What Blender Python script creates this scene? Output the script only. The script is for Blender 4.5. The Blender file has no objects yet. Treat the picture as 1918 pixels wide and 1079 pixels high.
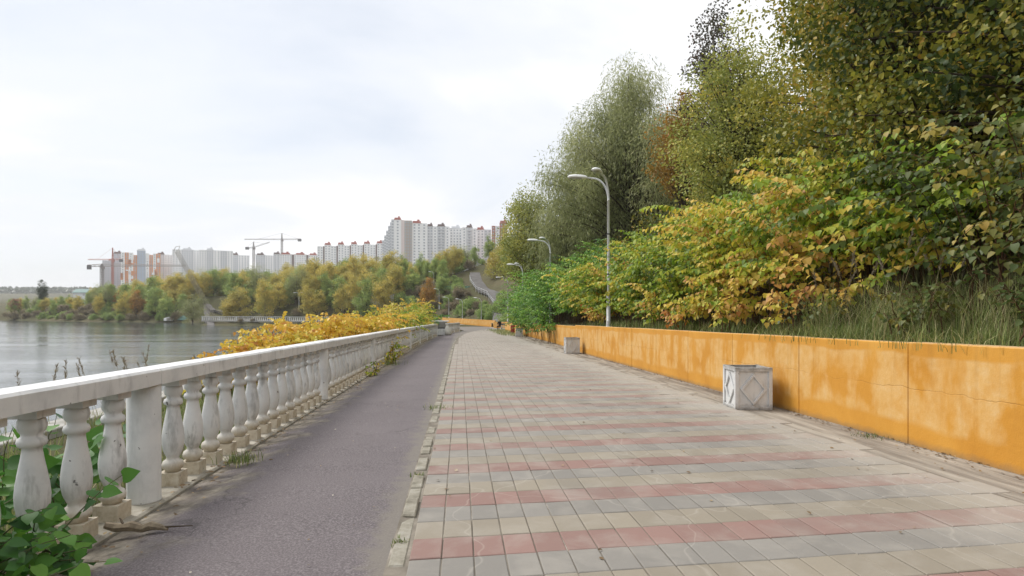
import bpy, bmesh, math, random
import numpy as np
from mathutils import Vector

# ------------------------------------------------------------------ scene, camera, sky, sun, exposure
sc = bpy.context.scene
col = sc.collection
F, HZ, EYE = 1180.0, 580.0, 1.4
cam = bpy.data.cameras.new('camera')
cam.sensor_width = 36.0
cam.lens = 36.0 * F / 1918.0
cam.shift_y = (HZ - 539.5) / 1918.0
cam.clip_start, cam.clip_end = 0.05, 12000
camo = bpy.data.objects.new('camera', cam)
camo.location = (0, 0, EYE)
camo.rotation_euler = (math.radians(90), 0, 0)
col.objects.link(camo)
sc.camera = camo

SUN_EL, SUN_AZ = math.radians(48), math.radians(-62)      # azimuth from +Y towards +X
world = bpy.data.worlds.new('World'); sc.world = world
world.use_nodes = True
wn = world.node_tree; wn.nodes.clear()
sun = bpy.data.lights.new('sun', 'SUN')
sun.energy = 2.2; sun.angle = math.radians(22); sun.color = (1.0, 0.965, 0.91)
suno = bpy.data.objects.new('sun', sun); col.objects.link(suno)
sd = Vector((math.sin(SUN_AZ) * math.cos(SUN_EL), math.cos(SUN_AZ) * math.cos(SUN_EL), math.sin(SUN_EL)))
suno.rotation_euler = sd.to_track_quat('Z', 'Y').to_euler()
suno.location = (0, 0, 40)
sc.view_settings.view_transform = 'Standard'
sc.view_settings.look = 'None'
sc.view_settings.gamma = 1.0
sc.view_settings.exposure = 0.58
sc.view_settings.use_curve_mapping = False
sc.cycles.use_denoising = True
sc.cycles.max_bounces = 6
sc.cycles.diffuse_bounces = 3
sc.cycles.transmission_bounces = 3
sc.cycles.caustics_reflective = False
sc.cycles.caustics_refractive = False

def N(nt, typ, inp=None, **attrs):
    nd = nt.nodes.new(typ)
    for k, v in attrs.items():
        setattr(nd, k, v)
    for k, v in (inp or {}).items():
        s = nd.inputs[k]
        if isinstance(v, bpy.types.NodeSocket):
            nt.links.new(v, s)
        elif isinstance(v, (tuple, list)) and len(v) == 3 and s.type == 'RGBA':
            s.default_value = (*v, 1)
        else:
            s.default_value = v
    return nd

def M_(nt, op, a, b=0.0, c=None, clamp=False):
    d = {0: a, 1: b}
    if c is not None: d[2] = c
    return N(nt, 'ShaderNodeMath', d, operation=op, use_clamp=clamp).outputs[0]

def ramp(nt, fac, stops, interp='LINEAR'):
    nd = nt.nodes.new('ShaderNodeValToRGB')
    nd.color_ramp.interpolation = interp
    el = nd.color_ramp.elements
    while len(el) < len(stops): el.new(0.5)
    for e, (p, c) in zip(el, stops):
        e.position = p
        e.color = (*c, 1) if not isinstance(c, (int, float)) else (c, c, c, 1)
    if isinstance(fac, bpy.types.NodeSocket): nt.links.new(fac, nd.inputs[0])
    return nd.outputs[0]

def mix(nt, fac, a, b, bt='MIX'):
    nd = nt.nodes.new('ShaderNodeMix'); nd.data_type = 'RGBA'; nd.blend_type = bt
    for s, v in ((nd.inputs[0], fac), (nd.inputs[6], a), (nd.inputs[7], b)):
        if isinstance(v, bpy.types.NodeSocket): nt.links.new(v, s)
        elif isinstance(v, tuple): s.default_value = (*v, 1)
        else: s.default_value = v
    return nd.outputs[2]

# sky: thin blue sky behind a broad layer of pale cloud
tc = N(wn, 'ShaderNodeTexCoord').outputs['Generated']
sep = N(wn, 'ShaderNodeSeparateXYZ', {0: tc})
zz = M_(wn, 'ADD', M_(wn, 'MAXIMUM', sep.outputs[2], 0.0), 0.16)
pl = N(wn, 'ShaderNodeCombineXYZ', {0: M_(wn, 'DIVIDE', sep.outputs[0], zz), 1: M_(wn, 'DIVIDE', sep.outputs[1], zz), 2: 22.2}).outputs[0]
n1 = N(wn, 'ShaderNodeTexNoise', {'Vector': pl, 'Scale': 0.55, 'Detail': 7.0, 'Roughness': 0.52, 'Distortion': 0.35}).outputs[0]
cl = ramp(wn, n1, [(0.28, (0.53, 0.56, 0.61)), (0.42, (0.635, 0.655, 0.69)), (0.54, (0.73, 0.737, 0.75)), (0.68, (0.90, 0.90, 0.895))], 'EASE')
cover = ramp(wn, n1, [(0.22, 0.72), (0.46, 1.0)])
skyt = N(wn, 'ShaderNodeTexSky', sky_type='NISHITA', sun_disc=False, sun_elevation=SUN_EL, sun_rotation=SUN_AZ)
bg1 = N(wn, 'ShaderNodeBackground', {'Color': skyt.outputs[0], 'Strength': 0.12})
bg2 = N(wn, 'ShaderNodeBackground', {'Color': cl, 'Strength': 1.0})
mx = N(wn, 'ShaderNodeMixShader', {0: cover, 1: bg1.outputs[0], 2: bg2.outputs[0]})
wo = N(wn, 'ShaderNodeOutputWorld', {0: mx.outputs[0]})

# ------------------------------------------------------------------ frames of the place
T = np.array([-0.0819, 0.9966]); NV = np.array([0.9966, 0.0819])
RZ = math.asin(0.0819)
SL = 0.0153
def gz(u): return -SL * np.clip(u, -30, 115)
def W(u, v, z=0.0, rel=True):
    """path frame (along, across, height above the path) to world"""
    x = u * T[0] + v * NV[0]; y = u * T[1] + v * NV[1]
    return Vector((x, y, z + (float(gz(u)) if rel else 0.0)))
def UV_(x, y): return x * T[0] + y * T[1], x * NV[0] + y * NV[1]
def at(px, py, Y): return Vector(((px - 959) / F * Y, Y, EYE + (HZ - py) / F * Y))

KERB = [(-10, -.30), (35, -.30), (45, -.18), (52, 0.0), (60, .45), (69, 1.15), (80, 2.6), (95, 5.2)]
BAL = [(-10, -2.5), (24, -2.5), (36, -2.42), (43, -2.33), (52, -2.16), (57, -1.9), (62, -1.45), (70, -.7), (76, -.15), (84, .4), (115, -2.0)]
EDGE = [(-60, 5.12), (27, 5.12), (27.2, 5.4), (38, 5.6), (76, 5.6), (80, 9.5), (115, 9.5)]
def pw(tab, u):
    a = np.array(tab); return np.interp(u, a[:, 0], a[:, 1])

LAKE = np.array([(-14, -80), (-13, 0), (-15, 40), (-14.5, 75), (-15, 100), (-20, 125), (-32, 150), (-55, 164), (-85, 172),
                 (-93, 190), (-98, 203), (-150, 222), (-206, 254), (-320, 280), (-420, 200), (-420, -80)], float)
def lake_dist(x, y):
    x = np.asarray(x, float); y = np.asarray(y, float)
    P = np.stack([x, y], -1); best = np.full(x.shape, 1e9); inside = np.zeros(x.shape, bool)
    for i in range(len(LAKE)):
        a, b = LAKE[i], LAKE[(i + 1) % len(LAKE)]
        ab = b - a
        t = np.clip(((P - a) @ ab) / (ab @ ab), 0, 1)
        best = np.minimum(best, np.linalg.norm(P - (a + t[..., None] * ab), axis=-1))
        c = ((a[1] > y) != (b[1] > y))
        with np.errstate(divide='ignore', invalid='ignore'):
            xi = (b[0] - a[0]) * (y - a[1]) / (b[1] - a[1] + 1e-12) + a[0]
        inside ^= (c & (x < xi))
    return np.where(inside, -best, best)
def sstep(a, b, x):
    t = np.clip((x - a) / (b - a), 0, 1); return t * t * (3 - 2 * t)
WATER = -2.9
def hill_noise(x, y):
    return (np.sin(x * .21 + 1.3) * np.cos(y * .17) + .6 * np.sin(x * .47 + y * .39) + .35 * np.sin(x * .93 - y * .81 + 2))
def terrain(x, y):
    x = np.asarray(x, float); y = np.asarray(y, float)
    u, v = UV_(x, y)
    g = gz(u); vb = pw(BAL, u) - .42; ve = pw(EDGE, u)
    near = np.full(x.shape, 0.0) + g - .20
    d = np.maximum(vb - v, 0)
    bank = g - .10 - .25 * sstep(0, .7, d) - .13 * np.minimum(d, 6) - .45 * np.maximum(d - 6, 0) + .05 * hill_noise(x * 3, y * 3) * sstep(0, 1, d)
    near = np.where(d > 0, np.maximum(bank, -4.8), near)
    d2 = np.maximum(v - ve, 0)
    hill = g + 1.06 + .10 * np.minimum(d2, 1.2) + .62 * np.clip(d2 - 1.2, 0, 36) + .12 * hill_noise(x, y) * sstep(1.5, 5, d2)
    near = np.where(d2 > 0, hill, near)
    D = lake_dist(x, y)
    pwid = np.interp(x, [-100, -88], [4.0, 14.0])
    flat = np.interp(x, [-100, -88], [-2.1, -1.72])
    cap = np.interp(x, [-260, -206, -150, -115, -65, -38, -20, 0, 30], [0.6, 1, 3, 6.5, 7.5, 9, 11.5, 18, 26])
    rise = np.minimum(.55 * np.maximum(D - pwid, 0), cap + 1.7)
    far = np.where(D < 0, np.maximum(WATER - .15 + .5 * D, -4.8), WATER - .15 + (flat - WATER + .15) * sstep(0, 2.5, D)) + np.where(D > 0, rise, 0)
    far = far + .25 * hill_noise(x, y) * sstep(2, 10, D - pwid)
    plateau = np.interp(y, [330, 700, 1100, 1600, 3000], [4, 10, 22, 46, 70])
    wf = sstep(300, 480, y + .25 * np.abs(x + 60)) * (y > 230)
    far = far * (1 - wf) + wf * plateau
    w = sstep(98, 124, u)
    return near * (1 - w) + far * w
def tz(x, y): return float(terrain(np.array([x]), np.array([y]))[0])
def ground_at(px, py, y0=20, y1=900):
    """the point of the ground that lies in this direction"""
    ys = np.linspace(y0, y1, 6000); xs = (px - 959) / F * ys; zs = EYE + (HZ - py) / F * ys
    k = np.argmax(zs < terrain(xs, ys))
    return Vector((xs[k], ys[k], zs[k]))

# ------------------------------------------------------------------ mesh helpers
class MB:
    def __init__(self): self.v = []; self.f = []; self.uv = []; self.mi = []
    def quad_strip(self, rows, closed=False, mi=0, uvs=None):
        """rows: list of equally long point lists"""
        b = len(self.v); n = len(rows[0])
        for r in rows: self.v += [tuple(p) for p in r]
        for i in range(len(rows) - 1):
            for j in range(n if closed else n - 1):
                k = (j + 1) % n
                self.f.append((b + i * n + j, b + i * n + k, b + (i + 1) * n + k, b + (i + 1) * n + j)); self.mi.append(mi)
        return b
    def box(self, c, s, mi=0, rz=0.0):
        x, y, z = s[0] / 2, s[1] / 2, s[2] / 2
        b = len(self.v); ca, sa = math.cos(rz), math.sin(rz)
        for dx, dy, dz in ((-x, -y, -z), (x, -y, -z), (x, y, -z), (-x, y, -z), (-x, -y, z), (x, -y, z), (x, y, z), (-x, y, z)):
            self.v.append((c[0] + dx * ca - dy * sa, c[1] + dx * sa + dy * ca, c[2] + dz))
        for q in ((0, 3, 2, 1), (4, 5, 6, 7), (0, 1, 5, 4), (1, 2, 6, 5), (2, 3, 7, 6), (3, 0, 4, 7)):
            self.f.append(tuple(b + i for i in q)); self.mi.append(mi)
    def hexa(self, p, mi=0):
        """eight corner points, bottom four then top four"""
        b = len(self.v); self.v += [tuple(q) for q in p]
        for q in ((0, 3, 2, 1), (4, 5, 6, 7), (0, 1, 5, 4), (1, 2, 6, 5), (2, 3, 7, 6), (3, 0, 4, 7)):
            self.f.append(tuple(b + i for i in q)); self.mi.append(mi)
    def tube(self, pts, rad, n=8, cap=True, mi=0):
        pts = [Vector(p) for p in pts]
        if not isinstance(rad, (list, tuple)): rad = [rad] * len(pts)
        rows = []; ref = Vector((0.31, 0.17, 0.93))
        for i, p in enumerate(pts):
            d = (pts[min(i + 1, len(pts) - 1)] - pts[max(i - 1, 0)]).normalized()
            a = d.cross(ref)
            if a.length < .05: a = d.cross(Vector((1, 0, 0)))
            a.normalize(); b_ = d.cross(a)
            rows.append([p + rad[i] * (math.cos(t) * a + math.sin(t) * b_) for t in [2 * math.pi * k / n for k in range(n)]])
        b = self.quad_strip(rows, True, mi)
        if cap:
            self.f.append(tuple(b + k for k in range(n))); self.mi.append(mi)
            self.f.append(tuple(b + (len(rows) - 1) * n + n - 1 - k for k in range(n))); self.mi.append(mi)
    def lathe(self, prof, n=20, cap=True, mi=0):
        rows = [[(r * math.cos(2 * math.pi * k / n), r * math.sin(2 * math.pi * k / n), z) for k in range(n)] for r, z in prof]
        b = self.quad_strip(rows, True, mi)
        if cap:
            self.f.append(tuple(b + n - 1 - k for k in range(n))); self.mi.append(mi)
            self.f.append(tuple(b + (len(rows) - 1) * n + k for k in range(n))); self.mi.append(mi)
    def mesh(self, name, mats, smooth=False):
        me = bpy.data.meshes.new(name)
        me.from_pydata(self.v, [], self.f)
        for m in (mats if isinstance(mats, list) else [mats]): me.materials.append(m)
        if any(self.mi): me.polygons.foreach_set('material_index', self.mi)
        if smooth: me.polygons.foreach_set('use_smooth', [True] * len(me.polygons))
        me.update()
        return me
def recenter(me, loc):
    me.transform(__import__('mathutils').Matrix.Translation(-Vector(loc)))
def fix_normals(me):
    bm = bmesh.new(); bm.from_mesh(me); bmesh.ops.recalc_face_normals(bm, faces=bm.faces); bm.to_mesh(me); bm.free()
def bevel(me, w, seg=1, ang=40):
    bm = bmesh.new(); bm.from_mesh(me)
    bmesh.ops.recalc_face_normals(bm, faces=bm.faces)
    ed = [e for e in bm.edges if len(e.link_faces) == 2 and e.calc_face_angle(0) > math.radians(ang)]
    bmesh.ops.bevel(bm, geom=ed, offset=w, segments=seg, affect='EDGES', profile=.6, clamp_overlap=True)
    bm.to_mesh(me); bm.free()
def link(name, data, parent=None, loc=(0, 0, 0), rz=0.0):
    o = bpy.data.objects.new(name, data)
    col.objects.link(o)
    o.location = loc; o.rotation_euler = (0, 0, rz)
    if parent: o.parent = parent
    return o
def thing(name, label, cat, loc=(0, 0, 0), rz=0.0, group=None, data=None):
    o = link(name, data, None, loc, rz)
    o['label'] = label; o['category'] = cat
    if group: o['group'] = group
    return o
def structure(name, data, loc=(0, 0, 0)):
    o = link(name, data, None, loc); o['kind'] = 'structure'; return o
def copy_tree(o, label=None, loc=None, rz=None, scale=None):
    r = o.copy(); col.objects.link(r)
    for ch in o.children:
        c = ch.copy(); col.objects.link(c); c.parent = r
        for g in ch.children:
            d = g.copy(); col.objects.link(d); d.parent = c
    if label: r['label'] = label
    if loc is not None: r.location = loc
    if rz is not None: r.rotation_euler = (0, 0, rz)
    if scale is not None: r.scale = scale
    return r

# ------------------------------------------------------------------ materials
def new_mat(name):
    m = bpy.data.materials.new(name); m.use_nodes = True
    nt = m.node_tree; b = nt.nodes['Principled BSDF']
    return m, nt, b
def setp(nt, b, color=None, rough=None, spec=None, metal=None, normal=None):
    for k, v in (('Base Color', color), ('Roughness', rough), ('Specular IOR Level', spec), ('Metallic', metal), ('Normal', normal)):
        if v is None: continue
        if isinstance(v, bpy.types.NodeSocket): nt.links.new(v, b.inputs[k])
        elif isinstance(v, tuple): b.inputs[k].default_value = (*v, 1)
        else: b.inputs[k].default_value = v
def noise(nt, vec, scale, detail=4.0, rough=.55, dist=0.0):
    d = {'Scale': scale, 'Detail': detail, 'Roughness': rough, 'Distortion': dist}
    if vec is not None: d['Vector'] = vec
    return N(nt, 'ShaderNodeTexNoise', d).outputs[0]
def pos(nt): return N(nt, 'ShaderNodeNewGeometry').outputs['Position']
def obj_co(nt): return N(nt, 'ShaderNodeTexCoord').outputs['Object']
def mapping(nt, vec, scale): return N(nt, 'ShaderNodeMapping', {'Vector': vec, 'Scale': scale}).outputs[0]
def bump(nt, h, strength=.3, dist=.01): return N(nt, 'ShaderNodeBump', {'Height': h, 'Strength': strength, 'Distance': dist}).outputs[0]
def path_uv(nt):
    p = pos(nt)
    u = N(nt, 'ShaderNodeVectorMath', {0: p, 1: (T[0], T[1], 0)}, operation='DOT_PRODUCT').outputs['Value']
    v = N(nt, 'ShaderNodeVectorMath', {0: p, 1: (NV[0], NV[1], 0)}, operation='DOT_PRODUCT').outputs['Value']
    return p, u, v

def plain(name, c, rough=.6, spec=.3, metal=0.0, var=0.12, scale=6.0):
    m, nt, b = new_mat(name)
    n = noise(nt, obj_co(nt), scale, 5.0)
    cc = mix(nt, n, tuple(x * (1 - var) for x in c), tuple(min(1, x * (1 + var)) for x in c))
    setp(nt, b, cc, rough, spec, metal)
    return m

def tile_mat(name, base):
    m, nt, b = new_mat(name)
    p, u, v = path_uv(nt)
    rnd = N(nt, 'ShaderNodeObjectInfo').outputs['Random']
    isl = N(nt, 'ShaderNodeNewGeometry').outputs['Random Per Island']
    r = M_(nt, 'FRACT', M_(nt, 'ADD', rnd, isl))
    c = mix(nt, r, tuple(x * .90 for x in base), tuple(min(1, x * 1.10) for x in base))
    grain = noise(nt, p, 130.0, 3.0, .7)
    c = mix(nt, M_(nt, 'MULTIPLY', grain, .35), c, (.16, .15, .14))
    blot = noise(nt, p, 2.3, 6.0, .62, .4)
    dustf = M_(nt, 'ADD', N(nt, 'ShaderNodeMapRange', {0: blot, 1: .46, 2: .70, 3: 0.0, 4: .45}).outputs[0],
               N(nt, 'ShaderNodeMapRange', {0: M_(nt, 'ADD', v, M_(nt, 'MULTIPLY', noise(nt, p, 1.1, 5.0), 1.6)), 1: 4.0, 2: 5.1, 3: 0.0, 4: .9}).outputs[0])
    dustf = M_(nt, 'ADD', dustf, N(nt, 'ShaderNodeMapRange', {0: M_(nt, 'ADD', u, M_(nt, 'MULTIPLY', blot, 6.0)), 1: 8.0, 2: 28.0, 3: 0.06, 4: .62}).outputs[0], clamp=True)
    c = mix(nt, M_(nt, 'MULTIPLY', dustf, .9), c, (.375, .345, .30))
    stain = N(nt, 'ShaderNodeMapRange', {0: noise(nt, p, .55, 5.0, .6), 1: .50, 2: .66, 3: 0.0, 4: .32}).outputs[0]
    c = mix(nt, stain, c, (.20, .185, .165))
    crack = N(nt, 'ShaderNodeTexVoronoi', {'Vector': N(nt, 'ShaderNodeVectorMath', {0: p, 1: N(nt, 'ShaderNodeVectorMath', {0: N(nt, 'ShaderNodeTexNoise', {'Vector': p, 'Scale': 1.5}).outputs[1], 3: .8}, operation='SCALE').outputs[0]}, operation='ADD').outputs[0], 'Scale': .55}, feature='DISTANCE_TO_EDGE').outputs[0]
    c = mix(nt, N(nt, 'ShaderNodeMapRange', {0: crack, 1: 0.0, 2: .006, 3: .22, 4: 0.0}).outputs[0], c, (.50, .46, .40))
    setp(nt, b, c, .82, .22, None, bump(nt, M_(nt, 'ADD', grain, noise(nt, p, 24, 4)), .35, .004))
    return m
M_RED = tile_mat('tile_red', (.262, .148, .125))
M_TAN = tile_mat('tile_tan', (.275, .237, .18))
M_GREY = tile_mat('tile_grey', (.232, .217, .195))

def bed_mat():
    m, nt, b = new_mat('dusty_bed')
    p, u, v = path_uv(nt)
    st = N(nt, 'ShaderNodeCombineXYZ', {0: M_(nt, 'MULTIPLY', u, .35), 1: M_(nt, 'MULTIPLY', v, 3.2), 2: 0.0}).outputs[0]
    n = noise(nt, st, 1.6, 7.0, .65, .3)
    c = ramp(nt, n, [(.28, (.13, .112, .092)), (.44, (.22, .195, .165)), (.56, (.33, .30, .255)), (.70, (.45, .41, .35))])
    inn = N(nt, 'ShaderNodeMapRange', {0: v, 1: 4.12, 2: 4.24, 3: 1.0, 4: 0.0}).outputs[0]
    near = N(nt, 'ShaderNodeMapRange', {0: u, 1: 40.0, 2: 62.0, 3: 1.0, 4: 0.0}).outputs[0]
    jn = ramp(nt, noise(nt, p, 3.0, 4), [(.35, (.125, .108, .085)), (.58, (.25, .22, .18)), (.72, (.45, .41, .35))])
    c = mix(nt, M_(nt, 'MULTIPLY', M_(nt, 'MULTIPLY', inn, near), .92), c, jn)
    setp(nt, b, c, .9, .15, None, bump(nt, noise(nt, p, 60, 5), .5, .008))
    return m
M_BED = bed_mat()

def asphalt_mat():
    m, nt, b = new_mat('asphalt')
    p, u, v = path_uv(nt)
    g = noise(nt, p, 75, 5, .8)
    c = ramp(nt, g, [(.32, (.058, .049, .052)), (.50, (.122, .104, .108)), (.66, (.29, .262, .262))])
    big = noise(nt, p, .7, 5, .6)
    c = mix(nt, N(nt, 'ShaderNodeMapRange', {0: big, 1: .38, 2: .68, 3: 0.0, 4: .45}).outputs[0], c, (.178, .155, .158))
    vv = M_(nt, 'ADD', v, M_(nt, 'MULTIPLY', M_(nt, 'SUBTRACT', noise(nt, p, 1.9, 6, .65), .5), 1.7))
    d1 = N(nt, 'ShaderNodeMapRange', {0: vv, 1: -1.86, 2: -2.22, 3: 0.0, 4: .95}).outputs[0]
    c = mix(nt, d1, c, ramp(nt, noise(nt, p, 5, 6, .7), [(.3, (.075, .062, .05)), (.5, (.19, .165, .13)), (.68, (.36, .32, .26))]))
    wv = N(nt, 'ShaderNodeVectorMath', {0: p, 1: N(nt, 'ShaderNodeVectorMath', {0: N(nt, 'ShaderNodeTexNoise', {'Vector': p, 'Scale': 2.2, 'Detail': 4.0}).outputs[1], 3: .7}, operation='SCALE').outputs[0]}, operation='ADD').outputs[0]
    ck = N(nt, 'ShaderNodeTexVoronoi', {'Vector': wv, 'Scale': .34}, feature='DISTANCE_TO_EDGE').outputs[0]
    ckm = M_(nt, 'MULTIPLY', N(nt, 'ShaderNodeMapRange', {0: ck, 1: 0.0, 2: .005, 3: .4, 4: 0.0}).outputs[0], N(nt, 'ShaderNodeMapRange', {0: noise(nt, p, .5, 3), 1: .45, 2: .55, 3: 0.0, 4: 1.0}).outputs[0])
    c = mix(nt, ckm, c, (.03, .027, .025))
    d2 = N(nt, 'ShaderNodeMapRange', {0: M_(nt, 'ADD', v, M_(nt, 'MULTIPLY', M_(nt, 'SUBTRACT', noise(nt, p, 6, 5, .65), .5), .5)), 1: -.60, 2: -.46, 3: 0.0, 4: .7}).outputs[0]
    c = mix(nt, d2, c, (.20, .18, .15))
    setp(nt, b, c, .85, .25, None, bump(nt, M_(nt, 'ADD', g, M_(nt, 'MULTIPLY', d1, noise(nt, p, 30, 5))), .55, .006))
    return m
M_ASPH = asphalt_mat()

def wall_mat():
    m, nt, b = new_mat('orange_wall_paint')
    uvn = N(nt, 'ShaderNodeTexCoord').outputs['UV']
    s = N(nt, 'ShaderNodeSeparateXYZ', {0: uvn})
    U, V = s.outputs[0], s.outputs[1]
    co = N(nt, 'ShaderNodeCombineXYZ', {0: U, 1: V, 2: 0.0}).outputs[0]
    streak = N(nt, 'ShaderNodeCombineXYZ', {0: M_(nt, 'MULTIPLY', U, 1.9), 1: M_(nt, 'MULTIPLY', V, .8), 2: 0.0}).outputs[0]
    n1 = noise(nt, streak, 1.5, 5, .55, .3)
    n2 = noise(nt, co, 1.3, 5, .58, .5)
    base = ramp(nt, n2, [(.3, (.52, .235, .030)), (.55, (.58, .28, .042)), (.75, (.63, .325, .06))])
    band = M_(nt, 'MULTIPLY', N(nt, 'ShaderNodeMapRange', {0: M_(nt, 'ADD', V, M_(nt, 'MULTIPLY', noise(nt, co, 1.0, 4), .22)), 1: .30, 2: .36, 3: 0.0, 4: 1.0}).outputs[0],
              N(nt, 'ShaderNodeMapRange', {0: M_(nt, 'ADD', V, M_(nt, 'MULTIPLY', noise(nt, co, .8, 5), .18)), 1: .96, 2: .985, 3: 1.0, 4: 0.0}).outputs[0])
    patch = M_(nt, 'MULTIPLY', band, N(nt, 'ShaderNodeMapRange', {0: M_(nt, 'ADD', M_(nt, 'MULTIPLY', n1, .6), M_(nt, 'MULTIPLY', n2, .4)), 1: .43, 2: .535, 3: 0.0, 4: .74}).outputs[0])
    c = mix(nt, patch, base, ramp(nt, noise(nt, co, 7, 5, .7), [(.3, (.60, .34, .10)), (.55, (.65, .42, .17)), (.75, (.68, .50, .27))]))
    drip = M_(nt, 'MULTIPLY', N(nt, 'ShaderNodeMapRange', {0: noise(nt, N(nt, 'ShaderNodeCombineXYZ', {0: M_(nt, 'MULTIPLY', U, 9.0), 1: M_(nt, 'MULTIPLY', V, .5), 2: 3.0}).outputs[0], 1.3, 4, .6), 1: .55, 2: .72, 3: 0.0, 4: .25}).outputs[0], N(nt, 'ShaderNodeMapRange', {0: V, 1: .2, 2: .9, 3: .3, 4: 1.0}).outputs[0])
    c = mix(nt, drip, c, (.36, .17, .035))
    cr = M_(nt, 'ABSOLUTE', M_(nt, 'SUBTRACT', M_(nt, 'ADD', V, M_(nt, 'MULTIPLY', noise(nt, co, 1.7, 5, .6), .16)), .63))
    crm = M_(nt, 'MULTIPLY', N(nt, 'ShaderNodeMapRange', {0: cr, 1: 0.002, 2: .007, 3: .35, 4: 0.0}).outputs[0], N(nt, 'ShaderNodeMapRange', {0: noise(nt, co, .9, 3), 1: .42, 2: .55, 3: 0.15, 4: 1.0}).outputs[0])
    c = mix(nt, crm, c, (.30, .14, .03))
    lo = N(nt, 'ShaderNodeMapRange', {0: M_(nt, 'ADD', V, M_(nt, 'MULTIPLY', noise(nt, co, 6, 5, .7), .10)), 1: .05, 2: .13, 3: .75, 4: 0.0}).outputs[0]
    c = mix(nt, lo, c, (.24, .16, .085))
    top = N(nt, 'ShaderNodeMapRange', {0: M_(nt, 'ADD', V, M_(nt, 'MULTIPLY', noise(nt, co, 5, 5, .7), .05)), 1: 1.012, 2: 1.04, 3: 0.0, 4: .6}).outputs[0]
    c = mix(nt, top, c, (.62, .50, .34))
    h = M_(nt, 'SUBTRACT', M_(nt, 'ADD', noise(nt, co, 9, 6, .65), M_(nt, 'MULTIPLY', noise(nt, co, 60, 3), .3)), M_(nt, 'MULTIPLY', crm, 1.2))
    setp(nt, b, c, .72, .25, None, bump(nt, h, .45, .012))
    return m
M_WALL = wall_mat()

def white_mat(name, base_stain=True, grime=.75, chip=True):
    """white paint, beige stain creeping up from the foot, grey grime and a few dark chips"""
    m, nt, b = new_mat(name)
    o = obj_co(nt); p = pos(nt)
    z = N(nt, 'ShaderNodeSeparateXYZ', {0: o}).outputs[2]
    n = noise(nt, p, 3.5, 6, .65)
    c = ramp(nt, n, [(.3, (.58, .585, .59)), (.5, (.70, .70, .695)), (.7, (.76, .755, .74))])
    gr = noise(nt, mapping(nt, p, (7, 7, 1.7)), 1.6, 6, .65)
    c = mix(nt, N(nt, 'ShaderNodeMapRange', {0: gr, 1: .52, 2: .68, 3: 0.0, 4: grime}).outputs[0], c, (.27, .27, .265))
    c = mix(nt, M_(nt, 'MULTIPLY', N(nt, 'ShaderNodeObjectInfo').outputs['Random'], .30), c, (.40, .39, .36))
    if base_stain:
        k = N(nt, 'ShaderNodeMapRange', {0: M_(nt, 'ADD', z, M_(nt, 'MULTIPLY', noise(nt, p, 9, 5), .16)), 1: .22, 2: .36, 3: .92, 4: 0.0}).outputs[0]
        c = mix(nt, k, c, ramp(nt, noise(nt, p, 12, 5, .7), [(.3, (.36, .29, .19)), (.5, (.52, .45, .34)), (.75, (.62, .57, .47))]))
    if name == 'white_planter_paint':
        zz2 = M_(nt, 'ABSOLUTE', M_(nt, 'SUBTRACT', z, .33))
        kk = N(nt, 'ShaderNodeMapRange', {0: M_(nt, 'ADD', zz2, M_(nt, 'MULTIPLY', noise(nt, p, 11, 6, .7), .20)), 1: .33, 2: .44, 3: 0.0, 4: .85}).outputs[0]
        c = mix(nt, kk, c, (.16, .15, .13))
    if chip:
        ch = N(nt, 'ShaderNodeMapRange', {0: noise(nt, p, 14, 3, .5), 1: .715, 2: .735, 3: 0.0, 4: .85}).outputs[0]
        c = mix(nt, ch, c, (.10, .095, .09))
    setp(nt, b, c, .6, .3, None, bump(nt, noise(nt, p, 40, 5, .65), .25, .004))
    return m
M_BALU = white_mat('white_baluster_paint')
M_RAIL = white_mat('white_rail_paint', False, .42)
M_POST = white_mat('white_post_paint', False, .25)
M_PLANT = white_mat('white_planter_paint', False, .4, True)
def conc_mat(name, a, b_, c_, sc_=4.0):
    m, nt, b = new_mat(name)
    p = pos(nt)
    c = ramp(nt, noise(nt, p, sc_, 7, .68), [(.3, a), (.52, b_), (.72, c_)])
    c = mix(nt, M_(nt, 'MULTIPLY', noise(nt, p, 90, 2), .3), c, (.12, .11, .09))
    setp(nt, b, c, .88, .2, None, bump(nt, noise(nt, p, 45, 6, .7), .5, .008))
    return m
M_PLINTH = conc_mat('plinth_concrete', (.22, .195, .155), (.40, .365, .30), (.52, .49, .43))
M_KERB = conc_mat('kerb_concrete', (.16, .145, .11), (.31, .285, .23), (.42, .40, .35), 7.0)
M_LEDGE = conc_mat('ledge_concrete', (.25, .24, .21), (.40, .385, .35), (.5, .49, .46))
M_SOIL = conc_mat('soil', (.025, .02, .014), (.055, .042, .03), (.09, .07, .05), 12)
M_METAL = plain('lamp_metal', (.62, .63, .64), .42, .5, .0, .12, 3)
M_HEAD = plain('lamp_head_paint', (.80, .80, .79), .45, .4)
M_LENS = plain('lamp_lens', (.42, .43, .42), .25, .5)
M_DARK = plain('dark_band', (.03, .03, .035), .5)
M_BARK = plain('bark', (.075, .058, .042), .9, .1, 0, .45, 9)
M_BIRCH = plain('pale_bark', (.22, .20, .165), .85, .1, 0, .55, 5)
M_STEM = plain('stem', (.10, .052, .026), .8, .2, 0, .35, 8)

def terrain_mat():
    m, nt, b = new_mat('ground_soil_and_grass')
    p = pos(nt)
    n = noise(nt, p, .9, 8, .65)
    c = ramp(nt, n, [(.28, (.036, .030, .017)), (.45, (.075, .068, .033)), (.58, (.085, .098, .035)), (.75, (.155, .135, .075))])
    c2 = ramp(nt, noise(nt, p, .07, 6, .6), [(.35, (.055, .058, .028)), (.5, (.10, .088, .052)), (.68, (.17, .135, .09))])
    c = mix(nt, .45, c, c2)
    setp(nt, b, c, .95, .1, None, bump(nt, noise(nt, p, 6, 8, .7), .8, .12))
    return m
M_GROUND = terrain_mat()

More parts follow.
